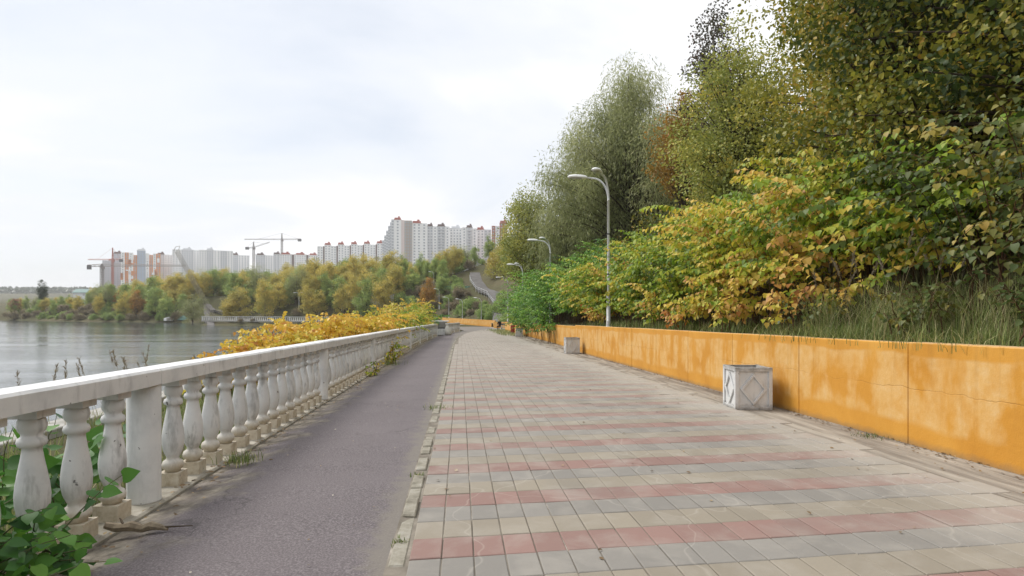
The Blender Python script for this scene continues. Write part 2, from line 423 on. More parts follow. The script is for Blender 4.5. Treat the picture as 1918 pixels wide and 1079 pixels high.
def water_mat():
    m, nt, b = new_mat('lake_water')
    p = pos(nt)
    w1 = noise(nt, mapping(nt, p, (.55, 1.5, 1)), 1.5, 4, .6)
    w2 = noise(nt, mapping(nt, p, (.03, .12, 1)), 1.0, 3, .5)
    amp = N(nt, 'ShaderNodeMapRange', {0: w2, 1: .40, 2: .62, 3: .10, 4: 1.0}).outputs[0]
    h = M_(nt, 'MULTIPLY', w1, amp)
    setp(nt, b, (.05, .062, .062), .10, .5, None, bump(nt, h, .42, .12))
    b.inputs['IOR'].default_value = 1.33
    return m
M_WATER = water_mat()
M_ROAD = conc_mat('far_road', (.10, .095, .09), (.15, .142, .138), (.21, .20, .195), .6)
M_FARCONC = conc_mat('far_promenade_concrete', (.30, .28, .25), (.38, .36, .33), (.44, .42, .39), .5)

def leaf_mat(name, stops, trans=.35, gloss=.35):
    m, nt, b = new_mat(name)
    t = N(nt, 'ShaderNodeAttribute', attribute_name='tint').outputs['Fac']
    c = ramp(nt, t, stops)
    bl = noise(nt, pos(nt), 40, 3)
    c = mix(nt, M_(nt, 'MULTIPLY', bl, .35), c, tuple(x * .55 for x in stops[len(stops) // 2][1]))
    setp(nt, b, c, .5, gloss)
    tr = N(nt, 'ShaderNodeBsdfTranslucent', {0: c})
    mxs = N(nt, 'ShaderNodeMixShader', {0: trans, 1: b.outputs[0], 2: tr.outputs[0]})
    nt.links.new(mxs.outputs[0], nt.nodes['Material Output'].inputs[0])
    return m
KNOT = [(0, (.035, .095, .016)), (.28, (.14, .30, .025)), (.46, (.36, .47, .04)), (.62, (.68, .58, .07)), (.78, (.80, .54, .12)), (.90, (.72, .41, .13)), (1, (.46, .16, .04))]
KT = .42
L_KNOT = leaf_mat('knotweed_leaf', KNOT, KT)
L_GOLD = leaf_mat('golden_leaf', [(0, (0.28, 0.36, 0.035)), (0.3, (0.64, 0.57, 0.07)), (0.55, (0.85, 0.63, 0.08)), (0.8, (0.82, 0.48, 0.075)), (1, (0.62, 0.26, 0.08))])
L_GREEN = leaf_mat('green_bush_leaf', [(0, (0.034, 0.094, 0.023)), (.35, (0.085, 0.229, 0.030)), (.7, (0.203, 0.406, 0.043)), (1, (0.423, 0.541, 0.068))])
L_VINE = leaf_mat('vine_leaf', [(0, (0.024, 0.081, 0.019)), (.5, (0.068, 0.203, 0.027)), (1, (0.176, 0.365, 0.047))])
L_DARK = leaf_mat('dark_tree_leaf', [(0, (0.03, 0.065, 0.014)), (0.35, (0.075, 0.115, 0.02)), (0.6, (0.19, 0.19, 0.03)), (0.82, (0.36, 0.28, 0.04)), (1, (0.48, 0.29, 0.045))], .3)
L_MUST = leaf_mat('mustard_tree_leaf', [(0, (0.09, 0.125, 0.02)), (0.35, (0.25, 0.26, 0.035)), (0.65, (0.42, 0.36, 0.05)), (0.85, (0.56, 0.4, 0.07)), (1, (0.6, 0.34, 0.06))], .33)
L_OLIVE = leaf_mat('olive_tree_leaf', [(0, (0.126, 0.177, 0.046)), (.4, (0.303, 0.343, 0.076)), (.75, (0.532, 0.507, 0.114)), (1, (0.784, 0.607, 0.126))], .33)
L_WILLOW = leaf_mat('willow_leaf', [(0, (0.175, 0.204, 0.081)), (0.4, (0.306, 0.335, 0.139)), (0.7, (0.451, 0.466, 0.218)), (1, (0.626, 0.612, 0.349))],.50)
L_ASPEN = leaf_mat('aspen_leaf', [(0, (0.060, 0.054, 0.036)), (.4, (0.090, 0.102, 0.060)), (.7, (0.120, 0.060, 0.048)), (1, (0.216, 0.084, 0.036))], .25)
L_ORANGE = leaf_mat('orange_tree_leaf', [(0, (.28, .20, .04)), (.5, (.46, .26, .05)), (1, (.58, .27, .06))])
L_YEL = leaf_mat('yellow_far_leaf', [(0, (0.264, 0.264, 0.070)), (.4, (0.510, 0.456, 0.114)), (.75, (0.755, 0.597, 0.140)), (1, (0.800, 0.614, 0.140))])
L_FGRN = leaf_mat('green_far_leaf', [(0, (0.113, 0.195, 0.059)), (.45, (0.276, 0.389, 0.113)), (.8, (0.487, 0.568, 0.162)), (1, (0.780, 0.714, 0.195))])
L_PINE = leaf_mat('dark_far_leaf', [(0, (0.023, 0.039, 0.021)), (.5, (0.052, 0.081, 0.039)), (1, (0.098, 0.124, 0.058))], .2)
L_BROWN = leaf_mat('brown_far_leaf', [(0, (0.130, 0.106, 0.066)), (.5, (0.281, 0.234, 0.140)), (1, (0.468, 0.374, 0.211))], .25)
L_PINK = leaf_mat('russet_far_leaf', [(0, (0.192, 0.108, 0.060)), (.5, (0.384, 0.204, 0.120)), (1, (0.504, 0.264, 0.156))], .25)
L_GRASS = leaf_mat('grass_blade', [(0, (0.070, 0.109, 0.031)), (.45, (0.155, 0.225, 0.054)), (.75, (0.310, 0.342, 0.116)), (1, (0.559, 0.497, 0.279))], .3, .25)
L_SEED = leaf_mat('grass_plume', [(0, (.16, .13, .09)), (.5, (.30, .25, .18)), (1, (.42, .37, .28))], .3, .1)
L_FALL = leaf_mat('fallen_leaf', [(0, (.07, .045, .025)), (.5, (.20, .13, .07)), (.8, (.42, .30, .15)), (1, (.60, .56, .48))], .1, .2)

# ------------------------------------------------------------------ leaves, vectorised
def heart_template():
    prof = [(0.0, .02, 0.0), (.04, .30, .035), (.20, .43, .06), (.42, .41, .06), (.65, .27, .045), (.85, .11, .01), (1.0, .0, -.05)]
    V = []; Fc = []
    for t, w, lift in prof:
        droop = -.10 * t * t
        V += [(-w, t - (.06 if t < .1 and w > .1 else 0), lift + droop), (0, t, droop), (w, t - (.06 if t < .1 and w > .1 else 0), lift * .8 + droop)]
    for k in range(len(prof) - 2):
        a = 3 * k; Fc += [(a, a + 1, a + 4, a + 3), (a + 1, a + 2, a + 5, a + 4)]
    a = 3 * (len(prof) - 2); Fc += [(a, a + 1, a + 4), (a + 1, a + 2, a + 4)]
    return np.array(V), Fc
HEART = heart_template()
HEART_LO = (np.array([(0, 0, 0), (-.33, .04, .05), (-.42, .34, .08), (0, 1.0, -.10), (.42, .34, .08), (.33, .04, .05)]), [(0, 3, 2, 1), (0, 5, 4, 3)])
OVAL = (np.array([(0, 0, 0), (-.30, .30, .05), (-.26, .68, .04), (0, 1, -.05), (.26, .68, .04), (.30, .30, .05)]), [(0, 3, 2, 1), (0, 5, 4, 3)])
RHOMB = (np.array([(0, 0, 0), (-.34, .45, .06), (0, 1, 0), (.34, .45, .06)]), [(0, 2, 1), (0, 3, 2)])
NARROW = (np.array([(0, 0, 0), (-.085, .45, .015), (0, 1, -.04), (.085, .45, .015)]), [(0, 2, 1), (0, 3, 2)])
def unit(a): return a / np.maximum(np.linalg.norm(a, axis=-1, keepdims=True), 1e-9)
def leaf_mesh(name, P, A, Nn, L, tint, tmpl, mat, extra=None):
    """leaves at P with axis A, normal Nn, length L, colour index tint, as one mesh"""
    V, Fc = tmpl
    n, k = len(P), len(V)
    A = unit(A); B = unit(np.cross(A, Nn)); C = np.cross(B, A)
    L = np.broadcast_to(np.asarray(L, float), (n,))
    vv = P[:, None, :] + L[:, None, None] * (V[None, :, 0:1] * B[:, None, :] + V[None, :, 1:2] * A[:, None, :] + V[None, :, 2:3] * C[:, None, :])
    fl = np.concatenate([np.array(f) for f in Fc]); ln = np.array([len(f) for f in Fc])
    idx = (fl[None, :] + (np.arange(n) * k)[:, None]).reshape(-1)
    tot = np.tile(ln, n)
    me = bpy.data.meshes.new(name)
    me.vertices.add(n * k); me.vertices.foreach_set('co', vv.reshape(-1).astype(np.float32))
    me.loops.add(len(idx)); me.loops.foreach_set('vertex_index', idx.astype(np.int32))
    me.polygons.add(len(tot)); st = np.concatenate([[0], np.cumsum(tot)[:-1]])
    me.polygons.foreach_set('loop_start', st.astype(np.int32)); me.polygons.foreach_set('loop_total', tot.astype(np.int32))
    at_ = me.attributes.new('tint', 'FLOAT', 'POINT')
    at_.data.foreach_set('value', np.repeat(np.clip(tint, 0, 1), k).astype(np.float32))
    if len(V) > 8: me.polygons.foreach_set('use_smooth', np.ones(len(tot), bool))
    me.materials.append(mat)
    me.update(); me.validate()
    return me
TEMPL = {}
def leaf_template(tmpl_key, tmpl, mat, t, nlev=9):
    q = min(nlev - 1, max(0, int(t * nlev)))
    key = (tmpl_key, mat.name, q)
    if key not in TEMPL:
        TEMPL[key] = leaf_mesh('leaf', np.zeros((1, 3)), np.array([[0, 1., 0]]), np.array([[0, 0, 1.]]), 1.0, np.array([(q + .5) / nlev]), tmpl, mat)
    return TEMPL[key]
def leaf_object(parent, p, a, nn, L, me):
    A = Vector(a).normalized(); B = A.cross(Vector(nn)).normalized(); C = B.cross(A)
    o = bpy.data.objects.new('leaf', me); col.objects.link(o)
    mtx = __import__('mathutils').Matrix(((B.x, A.x, C.x, p[0]), (B.y, A.y, C.y, p[1]), (B.z, A.z, C.z, p[2]), (0, 0, 0, 1)))
    o.matrix_world = mtx @ __import__('mathutils').Matrix.Scale(float(L), 4)
    o.parent = parent
    return o

# ------------------------------------------------------------------ setting: ground, water, promenade
def build_ground():
    us = np.concatenate([np.arange(-60, 0, 4), np.arange(0, 70, 1.0), np.arange(70, 260, 2.5), np.geomspace(262, 2500, 36)])
    vs = np.concatenate([-np.geomspace(2500, 262, 28), np.arange(-260, -40, 5), np.arange(-40, -14, 2), np.arange(-14, -3.2, .6),
                         [-3.1, -2.95, -2.9, -2.5, -1.5, -.5, .5, 2, 4, 5.0, 5.121, 5.3, 5.401, 5.62, 6.0, 6.4, 6.8, 7.4], np.arange(8, 45, 1.5), np.arange(46, 200, 6), np.geomspace(205, 2500, 24)])
    U, V = np.meshgrid(us, vs, indexing='ij')
    X = U * T[0] + V * NV[0]; Y = U * T[1] + V * NV[1]
    Z = terrain(X, Y)
    nu, nv = U.shape
    co = np.stack([X, Y, Z], -1).reshape(-1, 3)
    i = np.arange(nu * nv).reshape(nu, nv)
    q = np.stack([i[:-1, :-1], i[1:, :-1], i[1:, 1:], i[:-1, 1:]], -1).reshape(-1, 4)
    me = bpy.data.meshes.new('ground')
    me.from_pydata(co.tolist(), [], q.tolist())
    me.polygons.foreach_set('use_smooth', [True] * len(me.polygons))
    me.materials.append(M_GROUND); me.update()
    fix_normals(me)
    return structure('ground', me)
build_ground()
mb = MB(); mb.quad_strip([[(-450, -90, WATER), (0, -90, WATER)], [(-450, 300, WATER), (0, 300, WATER)]])
me = mb.mesh('lake_water', M_WATER); fix_normals(me)
structure('lake_water', me)

def ribbon(name, us, lo, hi, z, mat, nv=2):
    mb = MB(); rows = []
    for u in us:
        a, b = lo(u), hi(u)
        rows.append([W(u, a + (b - a) * k / (nv - 1), z - (.085 if mat is M_ASPH and k == 0 else .04 if mat is M_ASPH and k == 1 else 0)) for k in range(nv)])
    mb.quad_strip(rows)
    me = mb.mesh(name, mat); fix_normals(me)
    for p in me.polygons:
        if p.normal.z < 0: me.flip_normals(); break
    return me
us_all = list(np.arange(-6, 118, 1.0))
pav = structure('tiled_pavement', ribbon('pavement_bed', us_all, lambda u: float(pw(KERB, u)) - .12, lambda u: float(pw(EDGE, u)) - .02, 0.009, M_BED, 6))
structure('asphalt_path', ribbon('asphalt_path', us_all, lambda u: float(pw(BAL, u)) + .10, lambda u: float(pw(KERB, u)) - .105, .006, M_ASPH, 9))

# tiles: columns run along the path, rows are laid slightly skewed
TW, TL, SK = .1875, .3335, .078
def tile_pts(w, l, h, ch):
    """chamfered slab, sheared to the skewed rows and to the fall of the path; local x across, y along, in world axes"""
    out = []
    for ins, z in ((0, 0), (0, h - ch), (ch * 1.3, h)):
        for sx, sy in ((-1, -1), (1, -1), (1, 1), (-1, 1)):
            dv = sx * (w / 2 - ins); du = sy * (l / 2 - ins) + SK * dv
            out.append((du * T[0] + dv * NV[0], du * T[1] + dv * NV[1], z - SL * du))
    f = []
    for r in (0, 1):
        for k in range(4):
            f.append((r * 4 + k, r * 4 + (k + 1) % 4, r * 4 + 4 + (k + 1) % 4, r * 4 + 4 + k))
    f.append((8, 9, 10, 11))
    return out, f
tmeshes = []
for k, m in enumerate((M_RED, M_TAN, M_GREY)):
    v, f = tile_pts(TW - .007, TL - .004, .016, .004)
    me = bpy.data.meshes.new('tile'); me.from_pydata(v, [], f); me.materials.append(m); me.update()
    tmeshes.append(me)
rng = random.Random(5)
stuff = [MB(), MB(), MB()]
u0 = 3.66 - TL * 3
cand = []
for r in range(0, 215):
    for c in range(24 if r % 5 else 25):
        v = -.295 + TW * (c + .5)
        u = u0 + TL * (r + .5) + SK * (v + .3)
        if u < 2.2 or u > 72: continue
        if v - TW / 2 < float(pw(KERB, u)) + .0: continue
        p = W(u, v)
        if p.y < 1.2: continue
        px = 959 + F * p.x / p.y
        vis = px < 1960
        cand.append((r, c, u, v, vis))
near = sorted([t for t in cand if t[4]], key=lambda t: t[2])[:300]
nearset = set((t[0], t[1]) for t in near)
for r, c, u, v, vis in cand:
    kind = r % 3
    dz = rng.gauss(0, .0015)
    if (r, c) in nearset:
        o = bpy.data.objects.new('tile', tmeshes[kind]); col.objects.link(o)
        o.parent = pav
        o.location = W(u, v, .001 + dz); o.rotation_euler = (rng.gauss(0, .004), rng.gauss(0, .006), rng.gauss(0, .005))
    else:
        pts, f = tile_pts(TW - .007, TL - .004, .016, .004)
        b = len(stuff[kind].v); ct = W(u, v, .001 + dz)
        ax, ay = rng.gauss(0, .004), rng.gauss(0, .006)
        stuff[kind].v += [(ct.x + x, ct.y + y, ct.z + z + ax * y - ay * x) for x, y, z in pts]
        stuff[kind].f += [tuple(b + i for i in q) for q in f]; stuff[kind].mi += [0] * len(f)
for k, m in enumerate((M_RED, M_TAN, M_GREY)):
    me = stuff[k].mesh('distant_tiles', m); o = link('distant_tiles', me, pav); o['kind'] = 'stuff'

# kerb stones between asphalt and tiles, some broken or missing
kerb = structure('kerb', None, W(3, -.36, 0))
u = 2.4
while u < 58:
    L = rng.uniform(.34, .52)
    gap = .015
    if rng.random() < .16: u += rng.uniform(.12, .25); continue
    vk = float(pw(KERB, u + L / 2)); hh = rng.uniform(.014, .03)
    mb = MB(); b0 = rng.uniform(-.008, .008); w0 = .095
    e1, e2 = rng.uniform(-.04, .04), rng.uniform(-.04, .04)
    ring = [(u + gap, vk - .012 - w0), (u + gap + (e1 if rng.random() < .4 else 0), vk - .012), (u + L - gap + (e2 if rng.random() < .4 else 0), vk - .012), (u + L - gap, vk - .012 - w0)]
    mid = W(u + L / 2, vk - .06, 0)
    mb.hexa([W(a, b, -.04) - mid for a, b in ring] + [W(a, b, hh + b0 * k) - mid for k, (a, b) in enumerate(ring)])
    me = mb.mesh('kerb_stone', M_KERB); bevel(me, .009, 1)
    o = link('kerb_stone', me, kerb, mid - kerb.location)
    u += L

# ------------------------------------------------------------------ balustrade
def profile():
    return [(.062, .0), (.062, .015), (.085, .035), (.088, .06), (.078, .085), (.055, .10), (.050, .115), (.060, .135), (.078, .175), (.088, .23), (.090, .28),
            (.084, .34), (.072, .41), (.060, .47), (.052, .52), (.050, .545), (.072, .555), (.078, .575), (.072, .595), (.056, .605), (.054, .62), (.070, .64), (.077, .665), (.070, .70), (.058, .715)]
def baluster_mesh(n):
    mb = MB()
    mb.box((0, 0, .055), (.175, .175, .11))
    mb.lathe([(r, z + .11) for r, z in profile()], n)
    mb.box((0, 0, .11 + .715 + .024), (.165, .165, .052))
    mb.v = [(x, y, z * 1.052) for x, y, z in mb.v]
    me = mb.mesh('baluster', M_BALU)
    for p in me.polygons: p.use_smooth = len(p.vertices) == 4 and abs(p.normal.z) < .98 and p.index >= 6 and p.index < len(me.polygons) - 6
    return me
BM_NEAR, BM_FAR = baluster_mesh(24), baluster_mesh(12)
def post_mesh():
    mb = MB(); mb.lathe([(.125, 0), (.125, .01), (.122, .02), (.122, .915), (.118, .925)], 32)
    me = mb.mesh('post', M_POST)
    for p in me.polygons: p.use_smooth = len(p.vertices) == 4
    return me
PM = post_mesh()
PL = -.035   # plinth height above the crown of the path
def build_balustrade(name, label, line, u_start, u_end, posts, first_post_u=None):
    root = thing(name, label, 'balustrade', W(u_start, float(pw(line, u_start)), 0))
    o0 = root.location
    # plinth with a ragged outer edge
    us = np.arange(u_start, u_end + .01, .45)
    mb = MB(); rows = []
    for u in us:
        v = float(pw(line, u)); j = rng.uniform(-.012, .012)
        rows.append([W(u, v - .17, -.35) - o0, W(u, v - .17, PL) - o0, W(u, v + .13 + j, PL) - o0, W(u, v + .15 + j, PL - .015) - o0, W(u, v + .15 + j, -.16) - o0])
    mb.quad_strip(rows)
    me = mb.mesh('plinth', M_PLINTH); fix_normals(me); link('plinth', me, root)
    # posts, balusters and one handrail length per bay
    prev = None
    for i, pu in enumerate(posts):
        v = float(pw(line, pu))
        if u_start <= pu <= u_end:
            link('post', PM, root, W(pu, v, PL) - o0)
        nxt = posts[i + 1] if i + 1 < len(posts) else None
        if nxt is None: continue
        n = 14; first = pu + .50; last = nxt - .46
        n = max(1, int(round((last - first) / .42)) + 1)
        for k in range(n):
            bu = first + (last - first) * k / max(1, n - 1)
            if bu < u_start or bu > u_end: continue
            o = link('baluster', BM_NEAR if bu < 14 else BM_FAR, root, W(bu, float(pw(line, bu)), PL) - o0, RZ + rng.gauss(0, .03))
            o.rotation_euler = (rng.gauss(0, .006), rng.gauss(0, .006), RZ + rng.gauss(0, .03))
        a, b = max(pu, u_start), min(nxt, u_end)
        if b <= a: continue
        mb = MB(); rows = []
        nseg = max(2, int((b - a) / .35))
        for k in range(nseg + 1):
            u = a + .004 + (b - a - .008) * k / nseg; v = float(pw(line, u)); w = .135
            j = rng.gauss(0, .0015); zb, zt = PL + .923, PL + 1.042
            rows.append([W(u, v - w, zb + j) - o0, W(u, v - w, zt - .012 + j) - o0, W(u, v - w + .015, zt + j) - o0, W(u, v + w - .018, zt + .004 + j) - o0, W(u, v + w, zt - .014 + j) - o0, W(u, v + w + j, zb + j + rng.uniform(-.004, .002)) - o0])
        b0 = mb.quad_strip(rows, True)
        m_ = len(rows[0])
        mb.f.append(tuple(b0 + k for k in range(m_))); mb.f.append(tuple(b0 + nseg * m_ + m_ - 1 - k for k in range(m_))); mb.mi += [0, 0]
        me = mb.mesh('handrail', M_RAIL); fix_normals(me); link('handrail', me, root)
    return root
bal_near = build_balustrade('balustrade', 'long white balustrade of turned balusters beside the asphalt path', BAL, 2.2, 54.4,
                            [-1.2, 5.22, 11.6, 17.95, 24.3, 30.6, 36.9, 43.2, 49.0, 54.2])
build_balustrade('balustrade', 'short weathered balustrade beyond the gap, ending in an open end post', BAL, 57.0, 76.2, [57.2, 63.4, 69.7, 76.0])

# the block at the gap: cracked pier with a stuffed sack leaning on it
g0 = W(55.2, -1.75, 0)
root = thing('broken_pier', 'cracked white concrete pier block standing in the gap of the balustrade', 'pier', g0, RZ)
mb = MB(); mb.box((0, 0, .30), (1.05, .6, .60)); me = mb.mesh('block', M_PLANT); bevel(me, .03, 2); link('block', me, root)
mb = MB(); mb.box((-.03, 0, .93), (.98, .52, .52)); me = mb.mesh('upper_block', M_PLANT); bevel(me, .05, 2); link('upper_block', me, root)
mb = MB(); mb.box((0, 0, .635), (.86, .42, .09)); link('joint', mb.mesh('joint', M_DARK), root)
mb = MB(); mb.box((.02, .02, 1.24), (1.5, .46, .10)); me = mb.mesh('cap_slab', M_RAIL); bevel(me, .02); link('cap_slab', me, root)
M_SACK = plain('sack_cloth', (.58, .56, .50), .8, .1, 0, .25, 5)
sk = MB(); sk.lathe([(.02, 0), (.24, .02), (.31, .12), (.30, .32), (.24, .55), (.15, .74), (.07, .85), (.05, .90), (.09, .96), (.04, .98)], 18)
me = sk.mesh('sack', M_SACK, True)
for v in me.vertices:
    k = .05 * math.sin(9 * v.co.z + 5 * math.atan2(v.co.y, v.co.x)) ; v.co.x *= 1 + k; v.co.y *= 1 + k; v.co.x -= .12 * v.co.z
sack = thing('sack', 'pale stuffed sack leaning against the broken pier', 'sack', W(54.9, -1.02, .02), RZ)
link('body', me, sack)
mb = MB(); mb.lathe([(.055, .86), (.062, .875), (.055, .89)], 12, False); me = mb.mesh('tie', M_DARK); me.transform(__import__('mathutils').Matrix.Translation((-.104, 0, 0))); link('tie', me, sack)

# ------------------------------------------------------------------ orange retaining walls
def wall_panels(root, pts, h, z_of, joint=.007, thick=.22, plen=2.35, u_off=0.0, bottom=-.12):
    """panels along a polyline (list of (x,y)); thickness to the right-hand side of travel"""
    o0 = root.location
    seg = []
    for a, b in zip(pts[:-1], pts[1:]):
        a, b = Vector(a), Vector(b); L = (b - a).length
        n = max(1, round(L / plen))
        for k in range(n):
            seg.append((a + (b - a) * k / n, a + (b - a) * (k + 1) / n))
    s = u_off
    for a, b in seg:
        L = (b - a).length; d = (b - a) / L; nr = Vector((d.y, -d.x))
        a2, b2 = a + d * joint / 2, b - d * joint / 2
        za, zb = z_of(a.x, a.y), z_of(b.x, b.y)
        jt = rng.gauss(0, .004); jf = rng.gauss(0, .003)
        cs = [(a2 + nr * jf, za, bottom), (b2 + nr * jf, zb, bottom), (b2 + nr * thick, zb, bottom), (a2 + nr * thick, za, bottom)]
        P = [Vector((p.x, p.y, z + dz)) for p, z, dz in cs] + [Vector((p.x, p.y, z + h + jt)) for p, z, dz in cs]
        mid = Vector(((a.x + b.x) / 2, (a.y + b.y) / 2, (za + zb) / 2))
        mb = MB(); mb.hexa([p - mid for p in P])
        me = mb.mesh('panel', M_WALL); bevel(me, .012, 1)
        uvl = me.uv_layers.new(name='UVMap')
        for lp in me.loops:
            p = me.vertices[lp.vertex_index].co + mid
            t = (Vector((p.x, p.y)) - a).dot(d); off = (Vector((p.x, p.y)) - a).dot(nr)
            uvl.data[lp.index].uv = (s + t + off * .3, (p.z - (za + (zb - za) * t / L)) / h + max(0, off - .02) * .25)
        link('panel', me, root, mid - o0)
        s += L
    # core behind the joints
    mb = MB()
    for a, b in seg:
        d = (b - a).normalized(); nr = Vector((d.y, -d.x)); za, zb = z_of(a.x, a.y), z_of(b.x, b.y)
        c4 = [(a + nr * .018, za), (b + nr * .018, zb), (b + nr * (thick - .02), zb), (a + nr * (thick - .02), za)]
        mb.hexa([Vector((p.x, p.y, z - .1)) - o0 for p, z in c4] + [Vector((p.x, p.y, z + h - .02)) - o0 for p, z in c4])
    link('core', mb.mesh('core', M_WALLCORE), root)
M_WALLCORE = plain('wall_core', (.42, .20, .04), .9, .1)
def pz(x, y): return float(gz(UV_(x, y)[0]))
WALLH = 1.14
wl = thing('retaining_wall', 'long low orange painted retaining wall with worn plaster patches below the shrubs', 'wall', W(1.0, 4.97, 0))
P2 = lambda u, v: (W(u, v).x, W(u, v).y)
wall_panels(wl, [P2(-2.45, 4.97), P2(27.05, 4.97)], WALLH, pz)
wl2 = thing('retaining_wall', 'orange retaining wall set back beyond the second planter, overhung by leaves', 'wall', W(27.1, 5.2, 0))
wall_panels(wl2, [P2(27.08, 5.19), P2(38, 5.42), P2(76, 5.42)], WALLH - .06, pz, u_off=31.3)
FWP = [(-3.0, 111.0), (-12.4, 139.0), (-18.5, 158.0), (-24.5, 175.0)]
wl3 = thing('retaining_wall', 'orange wall at the foot of the dark slope behind the row of single lamps', 'wall', (-3, 111, -1.7))
wall_panels(wl3, FWP, 1.2, lambda x, y: -1.72, plen=4.5, u_off=80)
wl4 = thing('retaining_wall', 'short orange wall stub beside the ramp and the bench', 'wall', (-2.6, 100, -1.6))
wall_panels(wl4, [(-2.75, 100.0), (-.2, 97.6)], 1.05, lambda x, y: -1.58, plen=1.4, u_off=140)

# ------------------------------------------------------------------ planters
def planter_mesh():
    s, h, t = .262, .655, .045
    out = {}
    mb = MB()
    # four side slabs and a floor of soil
    mb.box((0, -s + t / 2, h / 2), (2 * s - .024, t, h)); mb.box((0, s - t / 2, h / 2), (2 * s - .024, t, h))
    mb.box((-s + t / 2, 0, h / 2), (t, 2 * s - 2 * t, h - .004)); mb.box((s - t / 2, 0, h / 2), (t, 2 * s - 2 * t, h - .004))
    out['box'] = mb.mesh('box', M_PLANT)
    fr = MB()
    for sg in (-1, 1):
        for ax in (0, 1):
            def bx(c, d):
                if ax == 0: fr.box((c[0], sg * (s + c[1]), c[2]), (d[0], d[1], d[2]))
                else: fr.box((sg * (s + c[1]), c[0], c[2]), (d[1], d[0], d[2]))
            bx((0, .009, h - .032), (2 * s - .05, .026, .058)); bx((0, .009, .03), (2 * s - .05, .026, .05))
    for sx in (-1, 1):
        for sy in (-1, 1): fr.box((sx * (s - .006), sy * (s - .006), h / 2 + .001), (.062, .062, h + .004))
    out['frame'] = fr.mesh('frame', M_PLANT); bevel(out['frame'], .006, 1)
    so = MB(); so.quad_strip([[(-s + .04, -s + .04, h - .07), (s - .04, -s + .04, h - .06)], [(-s + .04, s - .04, h - .065), (s - .04, s - .04, h - .075)]])
    out['soil'] = so.mesh('soil', M_SOIL); fix_normals(out['soil'])
    di = MB(); w, hh, z0 = s - .055, .245, h / 2 - .005
    ring_o = [(w, 0), (0, hh), (-w, 0), (0, -hh)]; ring_i = [(a * .74, b * .78) for a, b in ring_o]
    for k in range(4):
        a, b, c, d = ring_o[k], ring_o[(k + 1) % 4], ring_i[(k + 1) % 4], ring_i[k]
        di.hexa([(p[0], 0, z0 + p[1]) for p in (a, b, c, d)] + [(p[0], -.024, z0 + p[1]) for p in (a, b, c, d)])
    out['diamond'] = di.mesh('diamond', M_PLANT); fix_normals(out['diamond']); bevel(out['diamond'], .004, 1)
    return out
PMS = planter_mesh()
def planter(u, v, label, rot=0.0):
    rot -= .085
    r = thing('planter', label, 'planter', W(u, v, .002), RZ + rot, 'planters along the orange wall')
    for k in ('box', 'frame', 'soil'): link(k, PMS[k], r)
    for k in range(4):
        a = k * math.pi / 2
        link('diamond', PMS['diamond'], r, (.264 * math.sin(a), -.264 * math.cos(a), 0), a)
    return r
planter(9.58, 4.50, 'square white planter box with diamond relief, nearest the bare worn stretch of orange wall', .0)
planter(25.2, 4.50, 'square white planter box where the orange wall steps back under the leaves', .05)
planter(51.0, 4.78, 'square white planter box beside the bench and the red litter bin', .03)

# ------------------------------------------------------------------ lamps
def lamp_parts(double):
    parts = []
    H = 4.6
    pole = MB(); pole.tube([(0, 0, 0), (0, 0, 1.2), (0, 0, 1.25), (0, 0, H)], [.075, .072, .052, .048], 14)
    parts.append(('pole', pole.mesh('pole', M_METAL, True)))
    base = MB(); base.lathe([(.12, 0), (.12, .03), (.085, .05), (.082, .22), (.076, .24)], 14); parts.append(('base', base.mesh('base', M_METAL)))
    for z in (1.9, 3.35):
        b = MB(); b.lathe([(.057, z), (.057, z + .045)], 12); parts.append(('clamp', b.mesh('clamp', M_DARK)))
    for a in ((0.0, math.radians(62)) if double else (0.0,)):
        d = Vector((-math.cos(a), -math.sin(a), 0)); arm = MB(); pts = []
        for k in range(12):
            t = math.pi / 2 * k / 11
            pts.append(Vector((0, 0, H - .02)) + d * (.55 * (1 - math.cos(t))) + Vector((0, 0, .80 * math.sin(t))))
        pts.append(pts[-1] + d * .25 + Vector((0, 0, .03)))
        arm.tube(pts, [.040] * 4 + [.034] * 9, 10)
        parts.append(('arm', arm.mesh('arm', M_METAL, True)))
        # flattened tapered head
        hd = MB(); rows = []; st = pts[-1] - d * .03; sd_ = Vector((d.y, -d.x, 0))
        for s, w, hgt in ((0, .05, .05), (.06, .075, .075), (.22, .13, .10), (.45, .155, .105), (.62, .13, .08), (.70, .07, .04)):
            c = st + d * s + Vector((0, 0, .03 * s))
            rows.append([c + sd_ * w * math.cos(q) + Vector((0, 0, hgt * (math.sin(q) if math.sin(q) > 0 else .35 * math.sin(q)))) for q in [2 * math.pi * i / 14 for i in range(14)]])
        b0 = hd.quad_strip(rows, True); hd.f.append(tuple(b0 + i for i in range(14))); hd.f.append(tuple(b0 + 5 * 14 + 13 - i for i in range(14))); hd.mi += [0, 0]
        me = hd.mesh('lamp_head', M_HEAD, True); fix_normals(me)
        ln = MB(); rows = []
        for s, w in ((.20, .08), (.30, .11), (.5, .11), (.6, .07)):
            c = st + d * s + Vector((0, 0, .03 * s - .040))
            rows.append([c + sd_ * w, c + sd_ * w * .5 - Vector((0, 0, .022)), c - sd_ * w * .5 - Vector((0, 0, .022)), c - sd_ * w])
        ln.quad_strip(rows); parts.append(('lamp_head', me, ln.mesh('lens', M_LENS)))
    return parts
LP2, LP1 = lamp_parts(True), lamp_parts(False)
def lamp(parts, loc, rz, label, group, s=1.0):
    r = thing('street_lamp', label, 'street lamp', loc, rz, group)
    r.scale = (s, s, s)
    for p in parts:
        o = link(p[0], p[1], r)
        if len(p) > 2: link('lens', p[2], o)
    return r
